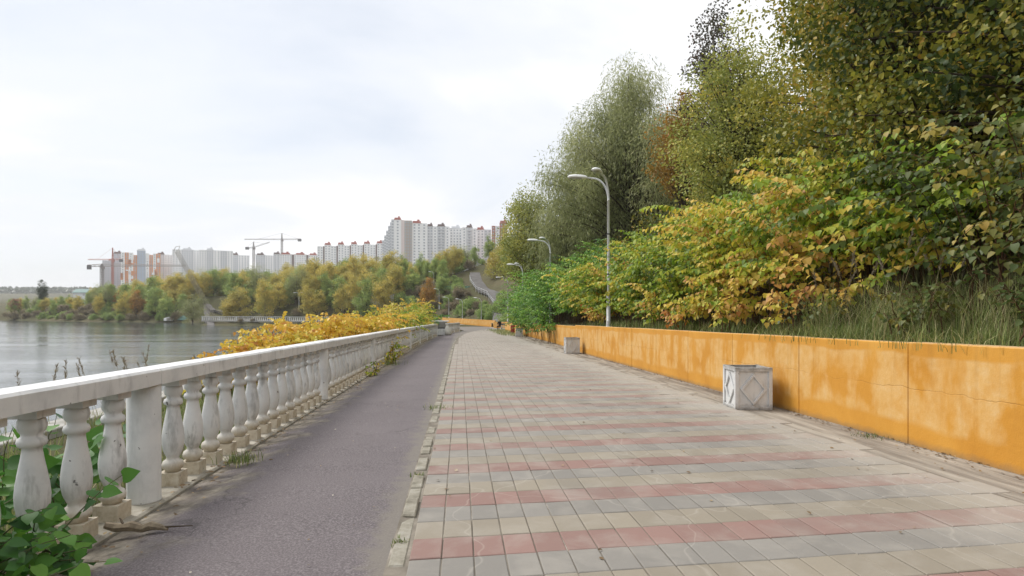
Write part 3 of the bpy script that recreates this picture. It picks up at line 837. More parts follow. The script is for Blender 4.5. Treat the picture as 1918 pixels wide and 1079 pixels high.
for u, lab in ((22.4, 'tall double-headed street lamp rising from the knotweed behind the wall'),
               (40, 'double-headed street lamp standing in the dark green bushes'),
               (58, 'double-headed street lamp half hidden by foliage, between the bushes and the yellow-green tree'),
               (76, 'double-headed street lamp deep in the foliage above the bench')):
    v = 5.34 if u < 27 else 5.75
    p = W(u, v); p.z = tz(p.x, p.y) - .05 if u > 27 else p.z + 1.10
    lamp(LP2, p, RZ * 0, lab, 'double lamps along the wall')
for px, Y in ((898, 121), (863, 135), (838, 150), (820, 165), (810, 178), (802, 190)):
    x = (px - 959) / F * Y + .35
    lamp(LP1, (x, Y, tz(x, Y) - .05), 0.1, 'single-headed street lamp on the slope behind the far orange wall', 'single lamps in a row behind the far wall')
def twin_lamp(loc):
    r = thing('street_lamp', 'twin-armed street lamp on the far lakeside promenade', 'street lamp', loc, 0, 'twin lamps across the lake')
    mb = MB(); mb.tube([(0, 0, 0), (0, 0, 5.2)], [.09, .06], 8); link('pole', mb.mesh('pole', M_METAL), r)
    for s in (-1, 1):
        mb = MB(); mb.tube([(0, 0, 5.1), (s * .5, 0, 5.25), (s * .9, 0, 5.28)], .045, 6); link('arm', mb.mesh('arm', M_METAL), r)
        mb = MB(); mb.box((s * 1.25, 0, 5.29), (.8, .28, .13)); me = mb.mesh('lamp_head', M_HEAD); bevel(me, .04); link('lamp_head', me, r)
for px, Y in ((560, 186), (640, 182), (712, 176)):
    x = (px - 959) / F * Y; twin_lamp((x, Y, tz(x, Y) - .05))

# ------------------------------------------------------------------ bench, person, litter bin
bl = W(80, 5.75, 0)
bench = thing('bench', 'low white concrete bench at the end of the wall, with the person sitting on it', 'bench', bl, RZ - .2)
for x in (-.5, .5):
    mb = MB(); mb.box((x, 0, .2), (.14, .42, .40)); me = mb.mesh('leg', M_PLANT); bevel(me, .015); link('leg', me, bench)
for y in (-.15, 0, .15):
    mb = MB(); mb.box((0, y, .43), (1.4, .13, .055)); me = mb.mesh('slat', M_PLANT); bevel(me, .01); link('slat', me, bench)
mb = MB(); mb.box((0, .23, .75), (1.4, .05, .22)); me = mb.mesh('backrest', M_PLANT); bevel(me, .015); link('backrest', me, bench)
for x in (-.5, .5):
    mb = MB(); mb.box((x, .215, .55), (.08, .03, .5)); link('back_support', mb.mesh('back_support', M_PLANT), bench)
M_RBIN = plain('red_paint', (.33, .055, .05), .6, .3, 0, .3)
lb = thing('litter_bin', 'dull red upright litter bin between the bench and the far planter', 'litter bin', W(60.0, 5.0, 0), RZ)
mb = MB(); mb.lathe([(.16, .12), (.19, .14), (.21, .80), (.22, .82), (.22, .86), (.18, .86), (.17, .2)], 16); link('body', mb.mesh('body', M_RBIN, True), lb)
mb = MB(); mb.lathe([(.05, 0), (.14, .01), (.14, .03), (.04, .05), (.04, .13)], 12); link('foot', mb.mesh('foot', M_DARK), lb)

def person_mesh():
    # seated, leaning forward a little, hands on the lap
    J = {'pelvis': (0, 0, .56, .155), 'waist': (0, -.01, .74, .14), 'chest': (0, -.05, .98, .165), 'neck': (0, -.07, 1.13, .062), 'chin': (0, -.10, 1.20, .075), 'head': (0, -.10, 1.29, .105), 'crown': (0, -.09, 1.37, .085),
         'sl': (-.19, -.05, 1.05, .075), 'el': (-.25, -.12, .80, .052), 'wl': (-.12, -.33, .70, .038), 'hl': (-.06, -.40, .69, .038), 'fl': (-.03, -.45, .67, .022),
         'sr': (.19, -.05, 1.05, .075), 'er': (.25, -.12, .80, .052), 'wr': (.12, -.33, .70, .038), 'hr': (.06, -.40, .69, .038), 'fr': (.03, -.45, .67, .022),
         'il': (-.10, -.06, .55, .10), 'kl': (-.13, -.46, .54, .075), 'al': (-.13, -.40, .11, .05), 'tl': (-.14, -.58, .045, .045),
         'ir': (.10, -.06, .55, .10), 'kr': (.13, -.48, .54, .075), 'ar': (.12, -.50, .11, .05), 'tr': (.13, -.68, .045, .045)}
    names = list(J); E = [('pelvis', 'waist'), ('waist', 'chest'), ('chest', 'neck'), ('neck', 'chin'), ('chin', 'head'), ('head', 'crown'),
         ('chest', 'sl'), ('sl', 'el'), ('el', 'wl'), ('wl', 'hl'), ('hl', 'fl'), ('chest', 'sr'), ('sr', 'er'), ('er', 'wr'), ('wr', 'hr'), ('hr', 'fr'),
         ('pelvis', 'il'), ('il', 'kl'), ('kl', 'al'), ('al', 'tl'), ('pelvis', 'ir'), ('ir', 'kr'), ('kr', 'ar'), ('ar', 'tr')]
    me = bpy.data.meshes.new('body'); me.from_pydata([J[k][:3] for k in names], [(names.index(a), names.index(b)) for a, b in E], [])
    o = bpy.data.objects.new('body', me); col.objects.link(o)
    o.modifiers.new('skin', 'SKIN'); sb = o.modifiers.new('sub', 'SUBSURF'); sb.levels = 2; sb.render_levels = 2
    for k, sv in zip(names, me.skin_vertices[0].data):
        sv.radius = (J[k][3],) * 2; sv.use_root = k == 'pelvis'
    dg = bpy.context.evaluated_depsgraph_get(); dg.update()
    out = bpy.data.meshes.new_from_object(o.evaluated_get(dg))
    bpy.data.objects.remove(o)
    out.name = 'body'; out.materials.clear()
    for m in (plain('black_clothes', (.014, .014, .016), .85, .2), plain('skin', (.50, .30, .21), .55), plain('dark_hair', (.02, .014, .01), .6), plain('pale_shoes', (.55, .54, .52), .6)): out.materials.append(m)
    for p in out.polygons:
        c = p.center; p.use_smooth = True
        if c.z > 1.13: p.material_index = 2 if (c.y > -.12 or c.z > 1.36) else 1
        elif c.y < -.36 and .60 < c.z < .76 and abs(c.x) < .11: p.material_index = 1
        elif c.z < .11: p.material_index = 3
    return out
pr = thing('person', 'person in black clothes sitting on the white bench, leaning forward', 'person', bl + Vector((-.75, -.05, -.015)), RZ - .5)
link('body', person_mesh(), pr)

# ------------------------------------------------------------------ trees and shrubs
def tubes_mesh(name, lines, mat, n=6):
    mb = MB()
    for pts, r0, r1 in lines:
        k = len(pts)
        mb.tube(pts, [r0 + (r1 - r0) * i / (k - 1) for i in range(k)], n, False)
    return mb.mesh(name, mat, True)
def tree_meshes(seed, H, cz, R, Rz, ncl, nleaf, leafL, tmpl, mat, bark, cl_r, flat=.7, trunk_r=.12, lean=(0, 0), egg=.25, up=.5, strands=False, sparse=0.0, tint_mu=.45, tint_sd=.22, nlimb=None, low=0.0, trunk_n=1, fine=False):
    g = np.random.default_rng(seed)
    dirs = unit(g.normal(size=(ncl, 3))); rad = g.random(ncl) ** .42
    if strands: rad = np.minimum(rad, .97)
    if fine: rad = np.minimum(rad, 1.0)
    rad *= 1 + (.05 if strands else .12 if fine else .18) * np.sin(3 * np.arctan2(dirs[:, 1], dirs[:, 0]) + seed) + g.normal(0, .03 if strands or fine else .08, ncl)
    C = dirs * rad[:, None] * np.array([R, R, Rz])
    zf = C[:, 2] / Rz
    C[:, :2] *= (1 - egg * zf - .25 * egg * zf ** 2)[:, None]
    C[:, 2] += cz
    C[:, 0] += lean[0] * C[:, 2] / H; C[:, 1] += lean[1] * C[:, 2] / H
    C = C[C[:, 2] > low]
    ncl = len(C)
    lines = []
    th = cz + Rz * .55
    for s in range(trunk_n):
        a = 2 * math.pi * s / max(1, trunk_n) + seed; sp = 0 if trunk_n == 1 else .22
        pts = []
        for k in range(7):
            f = k / 6; pts.append(Vector((lean[0] * th / H * f + .05 * R * math.sin(f * 5 + seed + s) + sp * R * f * math.cos(a), lean[1] * th / H * f + .05 * R * math.cos(f * 4 + seed) + sp * R * f * math.sin(a), -0.4 + (th + .4) * f)))
        lines.append((pts, trunk_r, trunk_r * .25))
    trunks = [l[0] for l in lines]
    sel = range(ncl) if nlimb is None else g.choice(ncl, min(ncl, nlimb), replace=False)
    for i in sel:
        c = Vector(C[i]); tr = trunks[i % len(trunks)]
        f = np.clip((c.z / th) * .55 - .02, .12, .9) * 6
        k = int(f); p0 = tr[k].lerp(tr[min(6, k + 1)], f - k)
        m = p0.lerp(c, .5) + Vector((0, 0, .12 * (c - p0).length))
        pts = [p0 * (1 - t) ** 2 + m * 2 * t * (1 - t) + c * t * t for t in (0, .25, .5, .75, 1)]
        lines.append((pts, trunk_r * .38 * (1 - .55 * k / 6), trunk_r * .06))
    trunk = tubes_mesh('trunk', lines, bark, 6)
    w = g.random(ncl) + .35; w /= w.sum()
    ci = g.choice(ncl, nleaf, p=w)
    cr = cl_r * (.6 + .8 * g.random(ncl))
    off = g.normal(size=(nleaf, 3)); off *= (np.minimum(1.9, np.linalg.norm(off, axis=1)) / np.linalg.norm(off, axis=1))[:, None]
    P = C[ci] + off * cr[ci][:, None] * np.array([1, 1, flat])
    if strands:
        # leaves hang in strands below each point
        ns = nleaf // 34; si = g.choice(ncl, ns, p=w)
        S0 = C[si] + g.normal(size=(ns, 3)) * cr[si][:, None] * np.array([1, 1, .55])
        sl = g.uniform(.7, 2.1, ns) * strands
        outd = S0 - np.array([0, 0, cz]); outd[:, 2] = 0; outd = unit(outd)
        k = g.integers(0, ns, nleaf); t = g.random(nleaf)
        P = S0[k] + outd[k] * (t * .35 * sl[k])[:, None] + np.stack([0 * t, 0 * t, .25 * t * (1 - t) * 4 * .3 - t * sl[k]], -1) + g.normal(0, .05, (nleaf, 3))
        A = np.stack([g.normal(0, .5, nleaf), g.normal(0, .5, nleaf), -np.ones(nleaf)], -1) + outd[k] * .3
        ci = si[k]
        wl_ = [([Vector(S0[j]), Vector(S0[j] + outd[j] * .12 * sl[j] + np.array([0, 0, -.45 * sl[j] + .08])), Vector(S0[j] + outd[j] * .35 * sl[j] - np.array([0, 0, sl[j]]))], .008, .004) for j in range(0, ns, 2)]
    else:
        A = g.normal(size=(nleaf, 3)) * (.55 if fine else 1) + (np.array([0, 0, -.9]) if fine else np.array([0, 0, -.35])) + .5 * unit(off)
    Nn = g.normal(size=(nleaf, 3)) * .75 + np.array([0, 0, up]) + .45 * unit(P - np.array([0, 0, cz]))
    ct = np.clip(g.normal(tint_mu, tint_sd * .8, ncl), 0, 1)
    tint = ct[ci] + g.normal(0, tint_sd * .6, nleaf)
    L = leafL * g.uniform(.65, 1.25, nleaf)
    crown = leaf_mesh('crown', P, A, Nn, L, tint, tmpl, mat)
    return trunk, crown
def place_tree(name, label, cat, meshes, loc, rz=0.0, s=1.0, group=None):
    r = thing(name, label, cat, loc, rz, group)
    if not isinstance(s, tuple): s = (s, s, s)
    r.scale = s
    link('trunk' if cat == 'tree' else 'stem', meshes[0], r); link('crown', meshes[1], r)
    return r

# the big individual trees of the right-hand slope
def slope_tree(x, y, label, name='tree', sink=0.0, **k):
    z = tz(x, y)
    tm = tree_meshes(**k)
    return place_tree(name, label, 'tree', tm, (x, y, z - sink), 0.0)
def zrel(px_y, Y, x): return EYE + (HZ - px_y) / F * Y - tz(x, Y)
slope_tree(9.3, 8.6, 'dark leafy tree with deep green and brownish leaves overhanging the end of the wall', seed=1, H=8, cz=2.6, R=4.0, Rz=4.6, ncl=230, nleaf=46000, leafL=.108, tmpl=OVAL, mat=L_DARK, bark=M_BARK, cl_r=.42, trunk_r=.15, tint_mu=.22, tint_sd=.26, trunk_n=3, low=-1.2)
slope_tree(8.4, 12.4, 'tall spreading tree with dense yellowing olive leaves above the grass', seed=2, H=9, cz=4.0, R=3.3, Rz=4.6, ncl=230, nleaf=56000, leafL=.100, tmpl=OVAL, mat=L_MUST, bark=M_BARK, cl_r=.46, trunk_r=.16, tint_mu=.45, tint_sd=.27, trunk_n=2, low=-.5)
slope_tree(12.1, 18.5, 'mustard leaved tree towering behind the knotweed', seed=3, H=12, cz=5.2, R=3.7, Rz=6.3, ncl=260, nleaf=52000, leafL=.125, tmpl=RHOMB, mat=L_MUST, bark=M_BARK, cl_r=.5, trunk_r=.18, tint_mu=.5, tint_sd=.25, trunk_n=2)
slope_tree(9.9, 27.0, 'olive green tree left of the mustard tree, with fine pale leaves', seed=4, H=10, cz=4.2, R=3.1, Rz=4.2, ncl=230, nleaf=44000, leafL=.125, tmpl=RHOMB, mat=L_OLIVE, bark=M_BARK, cl_r=.45, trunk_r=.15, tint_mu=.5, tint_sd=.22, trunk_n=2)
slope_tree(11.0, 33.0, 'slender aspen with sparse dark reddish leaves sticking out above the others', seed=5, H=15, cz=9.0, R=1.5, Rz=3.6, ncl=60, nleaf=7000, leafL=.15, tmpl=RHOMB, mat=L_ASPEN, bark=M_BIRCH, cl_r=.33, trunk_r=.14, tint_mu=.45, egg=.15, lean=(-.6, 0))
slope_tree(9.8, 36.0, 'small orange tinged tree between the willow and the olive tree', seed=6, H=9, cz=6.0, R=1.7, Rz=3.2, ncl=70, nleaf=9000, leafL=.16, tmpl=RHOMB, mat=L_ORANGE, bark=M_BARK, cl_r=.4, trunk_r=.12, tint_mu=.3)
slope_tree(9.0, 46.0, 'large silvery green willow with fine drooping twigs', name='willow_tree', seed=7, H=17, cz=7.2, R=6.6, Rz=7.4, ncl=230, nleaf=105000, leafL=.30, tmpl=NARROW, mat=L_WILLOW, bark=M_BARK, cl_r=.72, trunk_r=.26, egg=.42, flat=1.25, low=1.5, fine=True, tint_mu=.5, tint_sd=.24, trunk_n=4)
slope_tree(6.6, 52.0, 'lower spreading willow, nearer the lamp than the tall one', name='willow_tree', seed=17, H=11, cz=4.6, R=4.0, Rz=5.2, ncl=260, nleaf=80000, leafL=.32, tmpl=NARROW, mat=L_WILLOW, bark=M_BARK, cl_r=.7, trunk_r=.22, egg=.25, strands=.36, low=1.0, tint_mu=.42, tint_sd=.22, trunk_n=3)
slope_tree(1.9, 74.0, 'yellow-green tree beyond the willow', seed=8, H=13, cz=8.2, R=3.8, Rz=6.2, ncl=200, nleaf=26000, leafL=.22, tmpl=RHOMB, mat=L_OLIVE, bark=M_BARK, cl_r=.7, trunk_r=.18, tint_mu=.5, tint_sd=.2, trunk_n=2)

# prototypes for the many trees and bushes of the hillsides
def proto(name, seed, H, R, Rz, mat, bark, n, L, mu, cl, ncl=60, tr=.14, egg=.25, tmpl=RHOMB, sd=.2, low=.0, tn=1):
    return tree_meshes(seed=seed, H=H, cz=H - Rz * .98, R=R, Rz=Rz, ncl=ncl, nleaf=n, leafL=L, tmpl=tmpl, mat=mat, bark=bark, cl_r=cl, trunk_r=tr, egg=egg, tint_mu=mu, tint_sd=sd, low=low, nlimb=36, trunk_n=tn)
PR = {
 'yel': [proto('y', 20 + i, 9, 2.9, 4.4, L_YEL, M_BIRCH, 9500, .26, .42, .55, 85) for i in range(3)],
 'grn': [proto('g', 30 + i, 9, 2.8, 4.4, L_FGRN, M_BARK, 9500, .26, .55, .55, 85) for i in range(3)],
 'org': [proto('o', 40, 7, 2.2, 3.3, L_ORANGE, M_BARK, 4500, .32, .45, .5, 50)],
 'pop': [proto('p', 50, 13, 1.9, 6.4, L_PINE, M_BARK, 6000, .36, .5, .5, 90, egg=.1)],
 'wil': [proto('w', 55, 10, 3.4, 4.9, L_WILLOW, M_BARK, 8000, .42, .45, .7, 80, tmpl=NARROW)],
 'brn': [proto('b', 60 + i, 3.2, 2.3, 1.7, L_BROWN, M_BARK, 3600, .30, .5, .5, 45, tr=.05, low=.1, tn=3) for i in range(2)],
 'bsh': [proto('s', 65 + i, 3.2, 2.3, 1.7, L_FGRN, M_BARK, 3800, .28, .45, .5, 45, tr=.05, low=.1, tn=3) for i in range(2)],
 'pnk': [proto('k', 70, 6, 2.3, 2.9, L_PINK, M_BARK, 4000, .34, .5, .5, 45)],
 'und': [proto('u', 75 + i, 3.4, 2.3, 1.9, m, M_BARK, 7000, .15, mu, .45, 60, tr=.06, low=.05, tn=3) for i, (m, mu) in enumerate(((L_OLIVE, .35), (L_MUST, .35), (L_DARK, .45)))],
 'mid': [proto('m', 80 + i, 11, 3.2, 5.2, m, M_BARK, 13000, .25, mu, .6, 90, tr=.17, tn=2) for i, (m, mu) in enumerate(((L_OLIVE, .6), (L_FGRN, .55), (L_YEL, .35)))],
}
LBL = {'wil': ('willow_tree', 'silvery tree across the lake', 'tree', 'silvery trees across the lake'),
       'yel': ('birch_tree', 'bushy yellow leaved tree on the hillside across the lake', 'tree', 'yellow trees across the lake'),
       'grn': ('broadleaf_tree', 'bushy green leaved tree on the hillside across the lake', 'tree', 'green trees across the lake'),
       'org': ('broadleaf_tree', 'small bright orange tree on the hillside across the lake', 'tree', 'orange trees across the lake'),
       'brn': ('shrub', 'low brownish shrub on the open slope and bank across the lake', 'shrub', 'brown shrubs on the far slopes'),
       'bsh': ('shrub', 'low green shrub on the open slope and bank across the lake', 'shrub', 'green shrubs on the far slopes'),
       'und': ('shrub', 'dense undergrowth shrub on the wooded slope behind the knotweed', 'shrub', 'undergrowth of the right-hand slope'),
       'mid': ('broadleaf_tree', 'olive green tree on the wooded slope beyond the willow', 'tree', 'trees on the slope beyond the willow')}
R2 = random.Random(11)
def put(kind, x, y, s=1.0, label=None, name=None, sz=None, sink=.1, group=True):
    nm, lb, cat, grp = LBL.get(kind, ('tree', '', 'tree', None))
    ms = R2.choice(PR[kind]); a = R2.uniform(0, 6.28)
    wd = R2.uniform(.78, 1.12); sc_ = (s * wd, s * wd, s * (sz or R2.uniform(.85, 1.15)))
    return place_tree(name or nm, label or lb, cat, ms, (x, y, tz(x, y) - sink), a, sc_, grp if group and label is None else None)
# the road that winds up the far slope, and the pale track across the lake
def road(name, pts, w, mat, lift=.12):
    mb = MB(); rows = []; P = []
    for a, b in zip(pts[:-1], pts[1:]):
        for k in range(6): P.append(Vector(a).lerp(Vector(b), k / 6))
    P.append(Vector(pts[-1]))
    sm = [P[0]] + [(P[i - 1] + P[i] * 2 + P[i + 1]) / 4 for i in range(1, len(P) - 1)] + [P[-1]]
    for i, p in enumerate(sm):
        d = (sm[min(i + 1, len(sm) - 1)] - sm[max(i - 1, 0)]); d = Vector((d.x, d.y, 0)).normalized(); n = Vector((d.y, -d.x, 0))
        z = max(tz(p.x, p.y), tz(*(p + n * w / 2).xy), tz(*(p - n * w / 2).xy)) + lift
        rows.append([Vector((q.x, q.y, zz)) for q, zz in ((p - n * w / 2, z - .8), (p - n * w / 2, z), (p + n * w / 2, z), (p + n * w / 2, z - .8))])
    mb.quad_strip(rows); me = mb.mesh(name, mat); fix_normals(me)
    structure(name, me); return sm
g1, g2, g3, g4 = Vector((-2.2, 112, -1.7)), ground_at(943, 578, 110), ground_at(926, 554, 110), ground_at(893, 530, 110)
hill_road = road('hill_road', [g1, g2, g3, g4, g4 + Vector((-1, 8, 0))], 2.9, M_ROAD, .05)
far_track = road('far_track', [ground_at(470, 595, 150, 400), ground_at(425, 590, 150, 400), ground_at(398, 583, 150, 400), ground_at(386, 566, 150, 400), ground_at(400, 552, 150, 400)], 1.8, M_ROAD, .03)
def near_path(x, y, pts, d):
    return min((Vector((x, y)) - p.xy).length for p in pts) < d
# hillside across the lake
placed = []
def try_spot(x, y, dmin):
    for a, b in placed:
        if (a - x) ** 2 + (b - y) ** 2 < dmin * dmin: return False
    placed.append((x, y)); return True
cnt = 0
for _ in range(9000):
    if cnt >= 270: break
    y = R2.uniform(128, 275); x = R2.uniform(-215, 6)
    D = float(lake_dist(np.array([x]), np.array([y]))[0])
    px = 959 + F * x / y
    lo = 16.5 if x > -88 else 6
    if D < lo or D > lo + 36 or px < -20: continue
    if px > 790 and y < 170 and D < 44: continue              # the open shrubby slope
    if px > 740 and D < 26: continue
    if px < 175 and R2.random() < .6: continue
    if near_path(x, y, hill_road, 7) or near_path(x, y, far_track, 7): continue
    if not try_spot(x, y, 3.5): continue
    k = R2.choices(['yel', 'grn', 'org', 'wil'], [.52, .38, .05, .05])[0]
    s = R2.uniform(.85, 1.28) * (0.55 if px < 175 else .8 if px < 230 else .72 if px > 740 else .92)
    zone = [z_ for lim, z_ in ((175, 'on the open left shore'), (300, 'below the orange chequered tower'), (430, 'near the slanting mast'), (595, 'below the pair of cranes'), (716, 'below the long red-capped block'), (790, 'below the highest white tower'), (9999, 'towards the hill road')) if px < lim][0]
    rowp = 'in front of the far wood' if D < lo + 12 else 'in the midst of the far wood' if D < lo + 24 else 'at the back of the far wood'
    size = 'small' if s < .9 else 'tall' if s > 1.12 else 'bushy'
    hue = {'yel': 'yellow', 'grn': 'green', 'org': 'orange', 'wil': 'silvery'}[k]
    o = put(k, x, y, s * (.8 if k == 'org' else 1))
    o['label'] = f'{size} {hue} tree {rowp}, {zone}'; o['group'] = f'{size} {hue} trees {rowp}, {zone}'
    cnt += 1
# shrubs on the open slope and along the far bank
cnt = 0
for _ in range(6000):
    if cnt >= 170: break
    y = R2.uniform(112, 260); x = R2.uniform(-215, 4)
    D = float(lake_dist(np.array([x]), np.array([y]))[0]); px = 959 + F * x / y
    if px < -20: continue
    slope = x > -88 and D > 16.5 and D < 46 and px > 540 and px < 905
    bank = x < -96 and D > 2.0 and D < 12
    lowb = -93 < x < -20 and 1.0 < D < 2.6 and y > 120
    if not (slope or bank or lowb): continue
    if near_path(x, y, hill_road, 4.2) or near_path(x, y, far_track, 3.5): continue
    if not try_spot(x, y, 2.6): continue
    kk = R2.choices(['brn', 'bsh'], [.58, .42])[0]; s = R2.uniform(.45, .95)
    o = put(kk, x, y, s * (.5 if lowb else 1)); cnt += 1
    where = 'on the grassy far bank at the water' if bank else 'at the foot of the far balustrade' if lowb else 'on the slope near the single lamps' if px > 780 else 'on the slope near the white kiosk' if px > 660 else 'on the slope behind the twin lamps'
    o['label'] = ('small ' if s < .62 else 'large ' if s > .8 else 'rounded ') + ('brownish' if kk == 'brn' else 'green') + ' shrub ' + where; o['group'] = o['label'][:-0 or None].replace('shrub', 'shrubs')
for px_, py_, s_ in ((905, 596, .75), (912, 590, .7), (918, 602, .6), (925, 596, .7), (934, 588, .8), (940, 592, .9), (908, 580, .6), (946, 580, .9), (950, 572, .9), (942, 566, .8)):
    q = ground_at(px_, py_, 112, 240); o = put('bsh', q.x, q.y, s_); o['label'] = 'green shrub crowding the lower bend of the hill road'; o['group'] = 'green shrubs at the bend of the hill road'
for x_, y_, s_ in ((-1.3, 108.5, .62), (.3, 107.5, .75), (1.9, 106.5, .9), (-.4, 110.5, .8)):
    o = put('bsh', x_, y_, s_); o['label'] = 'green shrub between the orange wall stub and the hill road'; o['group'] = 'green shrubs behind the wall stub'
# particular trees across the lake
def spec(kind, px, Y, s, label, name='tree', sz=1.0):
    x = (px - 959) / F * Y; put(kind, x, Y, s, label, name, sz)
spec('pop', 80, 262, .95, 'tall dark poplar standing alone on the far shore', 'poplar_tree')
spec('pnk', 28, 262, .95, 'russet pink tree on the far shore beside the poplar', 'tree')
spec('grn', 205, 236, 1.12, 'rounded dark green tree at the water, left end of the far wood', 'tree', .9)
spec('grn', 312, 212, 1.05, 'broad deep green tree above the white tent', 'tree', .95)
spec('wil', 362, 203, 1.05, 'drooping golden green willow at the water edge beneath the slanting mast', 'willow_tree', 1.0)
spec('org', 258, 222, 1.2, 'ochre birch with bare pale trunk on the far bank', 'birch_tree', 1.1)
spec('pop', 757, 205, .55, 'dark conical tree among yellow crowns on the far hillside', 'spruce_tree', 1.0)
spec('org', 800, 168, 1.0, 'orange tree at the top edge of the shrubby slope', 'tree', 1.2)
spec('pop', 868, 205, .62, 'dark green tree at the head of the hill road', 'tree', .9)
spec('yel', 925, 172, .8, 'yellow tree beside the bend of the hill road', 'birch_tree')
# wooded slope beyond and behind the big trees
cnt = 0
for _ in range(4000):
    if cnt >= 34: break
    u = R2.uniform(60, 165); v = R2.uniform(8, 34)
    p = W(u, v, 0, False)
    if near_path(p.x, p.y, hill_road, 6.5): continue
    if lake_dist(np.array([p.x]), np.array([p.y]))[0] < 22: continue
    if 959 + F * p.x / p.y < 930 and p.y < 135: continue
    if not try_spot(p.x, p.y, 4.2): continue
    put('mid', p.x, p.y, R2.uniform(.6, 1.05)); cnt += 1
cnt = 0
for _ in range(4000):
    if cnt >= 46: break
    u = R2.uniform(5, 60); v = R2.uniform(8.6, 19)
    p = W(u, v, 0, False)
    if not try_spot(p.x, p.y, 2.2): continue
    o = put('und', p.x, p.y, R2.uniform(.6, 1.05)); cnt += 1
    hue = {'olive': 'olive', 'musta': 'mustard', 'dark_': 'dark'}[[c for c in o.children if c.name.startswith('crown')][0].data.materials[0].name[:5]]
    o['label'] = f'{hue} leaved undergrowth shrub on the slope ' + ('behind the plumed grass' if u < 12 else 'behind the orange knotweed' if u < 20 else 'behind the tall double lamp' if u < 31 else 'behind the dark green shrubs'); o['group'] = o['label']

# ---- large-leaved knotweed: arching canes with hanging rows of leaves
CAMP = np.array([0, 0, EYE])
def knotweed(u, v, label, seed, mat, ncane, height, mu, spread=1.2, toward=(-1.0, -.2), leafL=.135, nobj=60, tmpl=HEART, tkey='heart', sd=.17, group=None, name='knotweed_shrub', density=1.0, reach=1.0, zoff=0.0, tint_fn=None):
    g = np.random.default_rng(seed)
    p0 = W(u, v, 0, False); x0, y0 = p0.x, p0.y
    root = thing(name, label, 'shrub', (x0, y0, tz(x0, y0) + zoff), 0, group)
    o0 = np.array(root.location)
    tdir = np.array([toward[0] * NV[0] + toward[1] * T[0], toward[0] * NV[1] + toward[1] * T[1], 0]); tdir = tdir / np.linalg.norm(tdir)
    canes = []; Ps, As, Ns, Ts, Ls = [], [], [], [], []
    for c in range(ncane):
        ba = g.uniform(0, 2 * math.pi); br = spread * math.sqrt(g.random())
        b = np.array([br * math.cos(ba), br * math.sin(ba), 0.0])
        wx, wy = o0[0] + b[0], o0[1] + b[1]
        b[2] = tz(wx, wy) + zoff - o0[2] - .05
        h = height * g.uniform(.45, 1.05)
        rd = unit(tdir * 1.0 + np.array([g.normal(0, .65), g.normal(0, .65), 0]))
        arc = h * g.uniform(.30, .75) * reach
        K = 14; t = np.linspace(0, 1, K)
        line = b[None] + np.stack([rd[0] * arc * t ** 2.0, rd[1] * arc * t ** 2.0, h * (t * 1.35 - .42 * t ** 3)], -1)
        line += np.cumsum(g.normal(0, .012, (K, 3)), 0)
        canes.append(([Vector(q) for q in line], .011, .004))
        ct = mu + g.normal(0, sd)
        # side shoots near the top, and leaves in two hanging rows on both
        shoots = [(line, .34)]
        for s in range(int(g.integers(3, 6))):
            k0 = g.integers(5, K - 1); q0 = line[k0]
            d = unit(rd * .7 + np.array([g.normal(0, .7), g.normal(0, .7), g.uniform(.0, .35)]))
            ln = g.uniform(.45, .95) * min(1.0, height / 2.2)
            tt = np.linspace(0, 1, 7)
            sh = q0[None] + d[None] * (tt * ln)[:, None] + np.stack([0 * tt, 0 * tt, -.35 * ln * tt ** 2], -1)
            shoots.append((sh, .05)); canes.append(([Vector(q) for q in sh], .005, .002))
        for sh, start in shoots:
            seglen = np.linalg.norm(sh[-1] - sh[0])
            nl = max(3, int(seglen / .060 * density * (1 - start)))
            tt = start + (1 - start) * (np.arange(nl) + g.random(nl) * .6) / nl
            f = np.clip(tt, 0, .999) * (len(sh) - 1); i = f.astype(int); fr = (f - i)[:, None]
            P = sh[i] * (1 - fr) + sh[i + 1] * fr
            d = unit(sh[i + 1] - sh[i]); side = unit(np.cross(d, np.array([0, 0, 1.0]))) * np.where(np.arange(nl) % 2 == 0, 1, -1)[:, None]
            P = P + side * .03
            A = side * .55 + d * .35 + np.array([0, 0, -.62]) + g.normal(0, .28, (nl, 3))
            Nn = np.array([0, 0, .85]) + tdir * .45 + side * .3 + g.normal(0, .32, (nl, 3))
            tn = ct + g.normal(0, .10, nl) + .06 * (tt - .5)
            if tint_fn is not None: tn = tn + tint_fn(P + o0, g)
            Ps.append(P); As.append(A); Ns.append(Nn); Ts.append(tn); Ls.append(leafL * g.uniform(.6, 1.2, nl) * (1.0 - .25 * tt))
    P = np.concatenate(Ps); A = np.concatenate(As); Nn = np.concatenate(Ns); Tn = np.concatenate(Ts); L = np.concatenate(Ls)
    keep = P[:, 2] + o0[2] > terrain(P[:, 0] + o0[0], P[:, 1] + o0[1]) + .10
    P, A, Nn, Tn, L = P[keep], A[keep], Nn[keep], Tn[keep], L[keep]
    link('canes', tubes_mesh('canes', canes, M_STEM, 3), root)
    # the leaves that show largest are single parts, the rest is one mesh
    d = np.linalg.norm(P + o0 - CAMP, axis=1) - 1.2 * ((P @ tdir))
    od = np.argsort(d / L); a, b = od[:nobj], od[nobj:]
    for i in a:
        leaf_object(root, P[i], A[i], Nn[i], L[i], leaf_template(tkey, tmpl, mat, float(np.clip(Tn[i], 0, .999))))
    if len(b):
        o = link('leaves', leaf_mesh('leaves', P[b], A[b], Nn[b], L[b], Tn[b], HEART_LO if tmpl is HEART else RHOMB if u > 30 else tmpl, mat), root); o['kind'] = 'stuff'
    return root
GK = 'knotweed along the top of the orange wall'
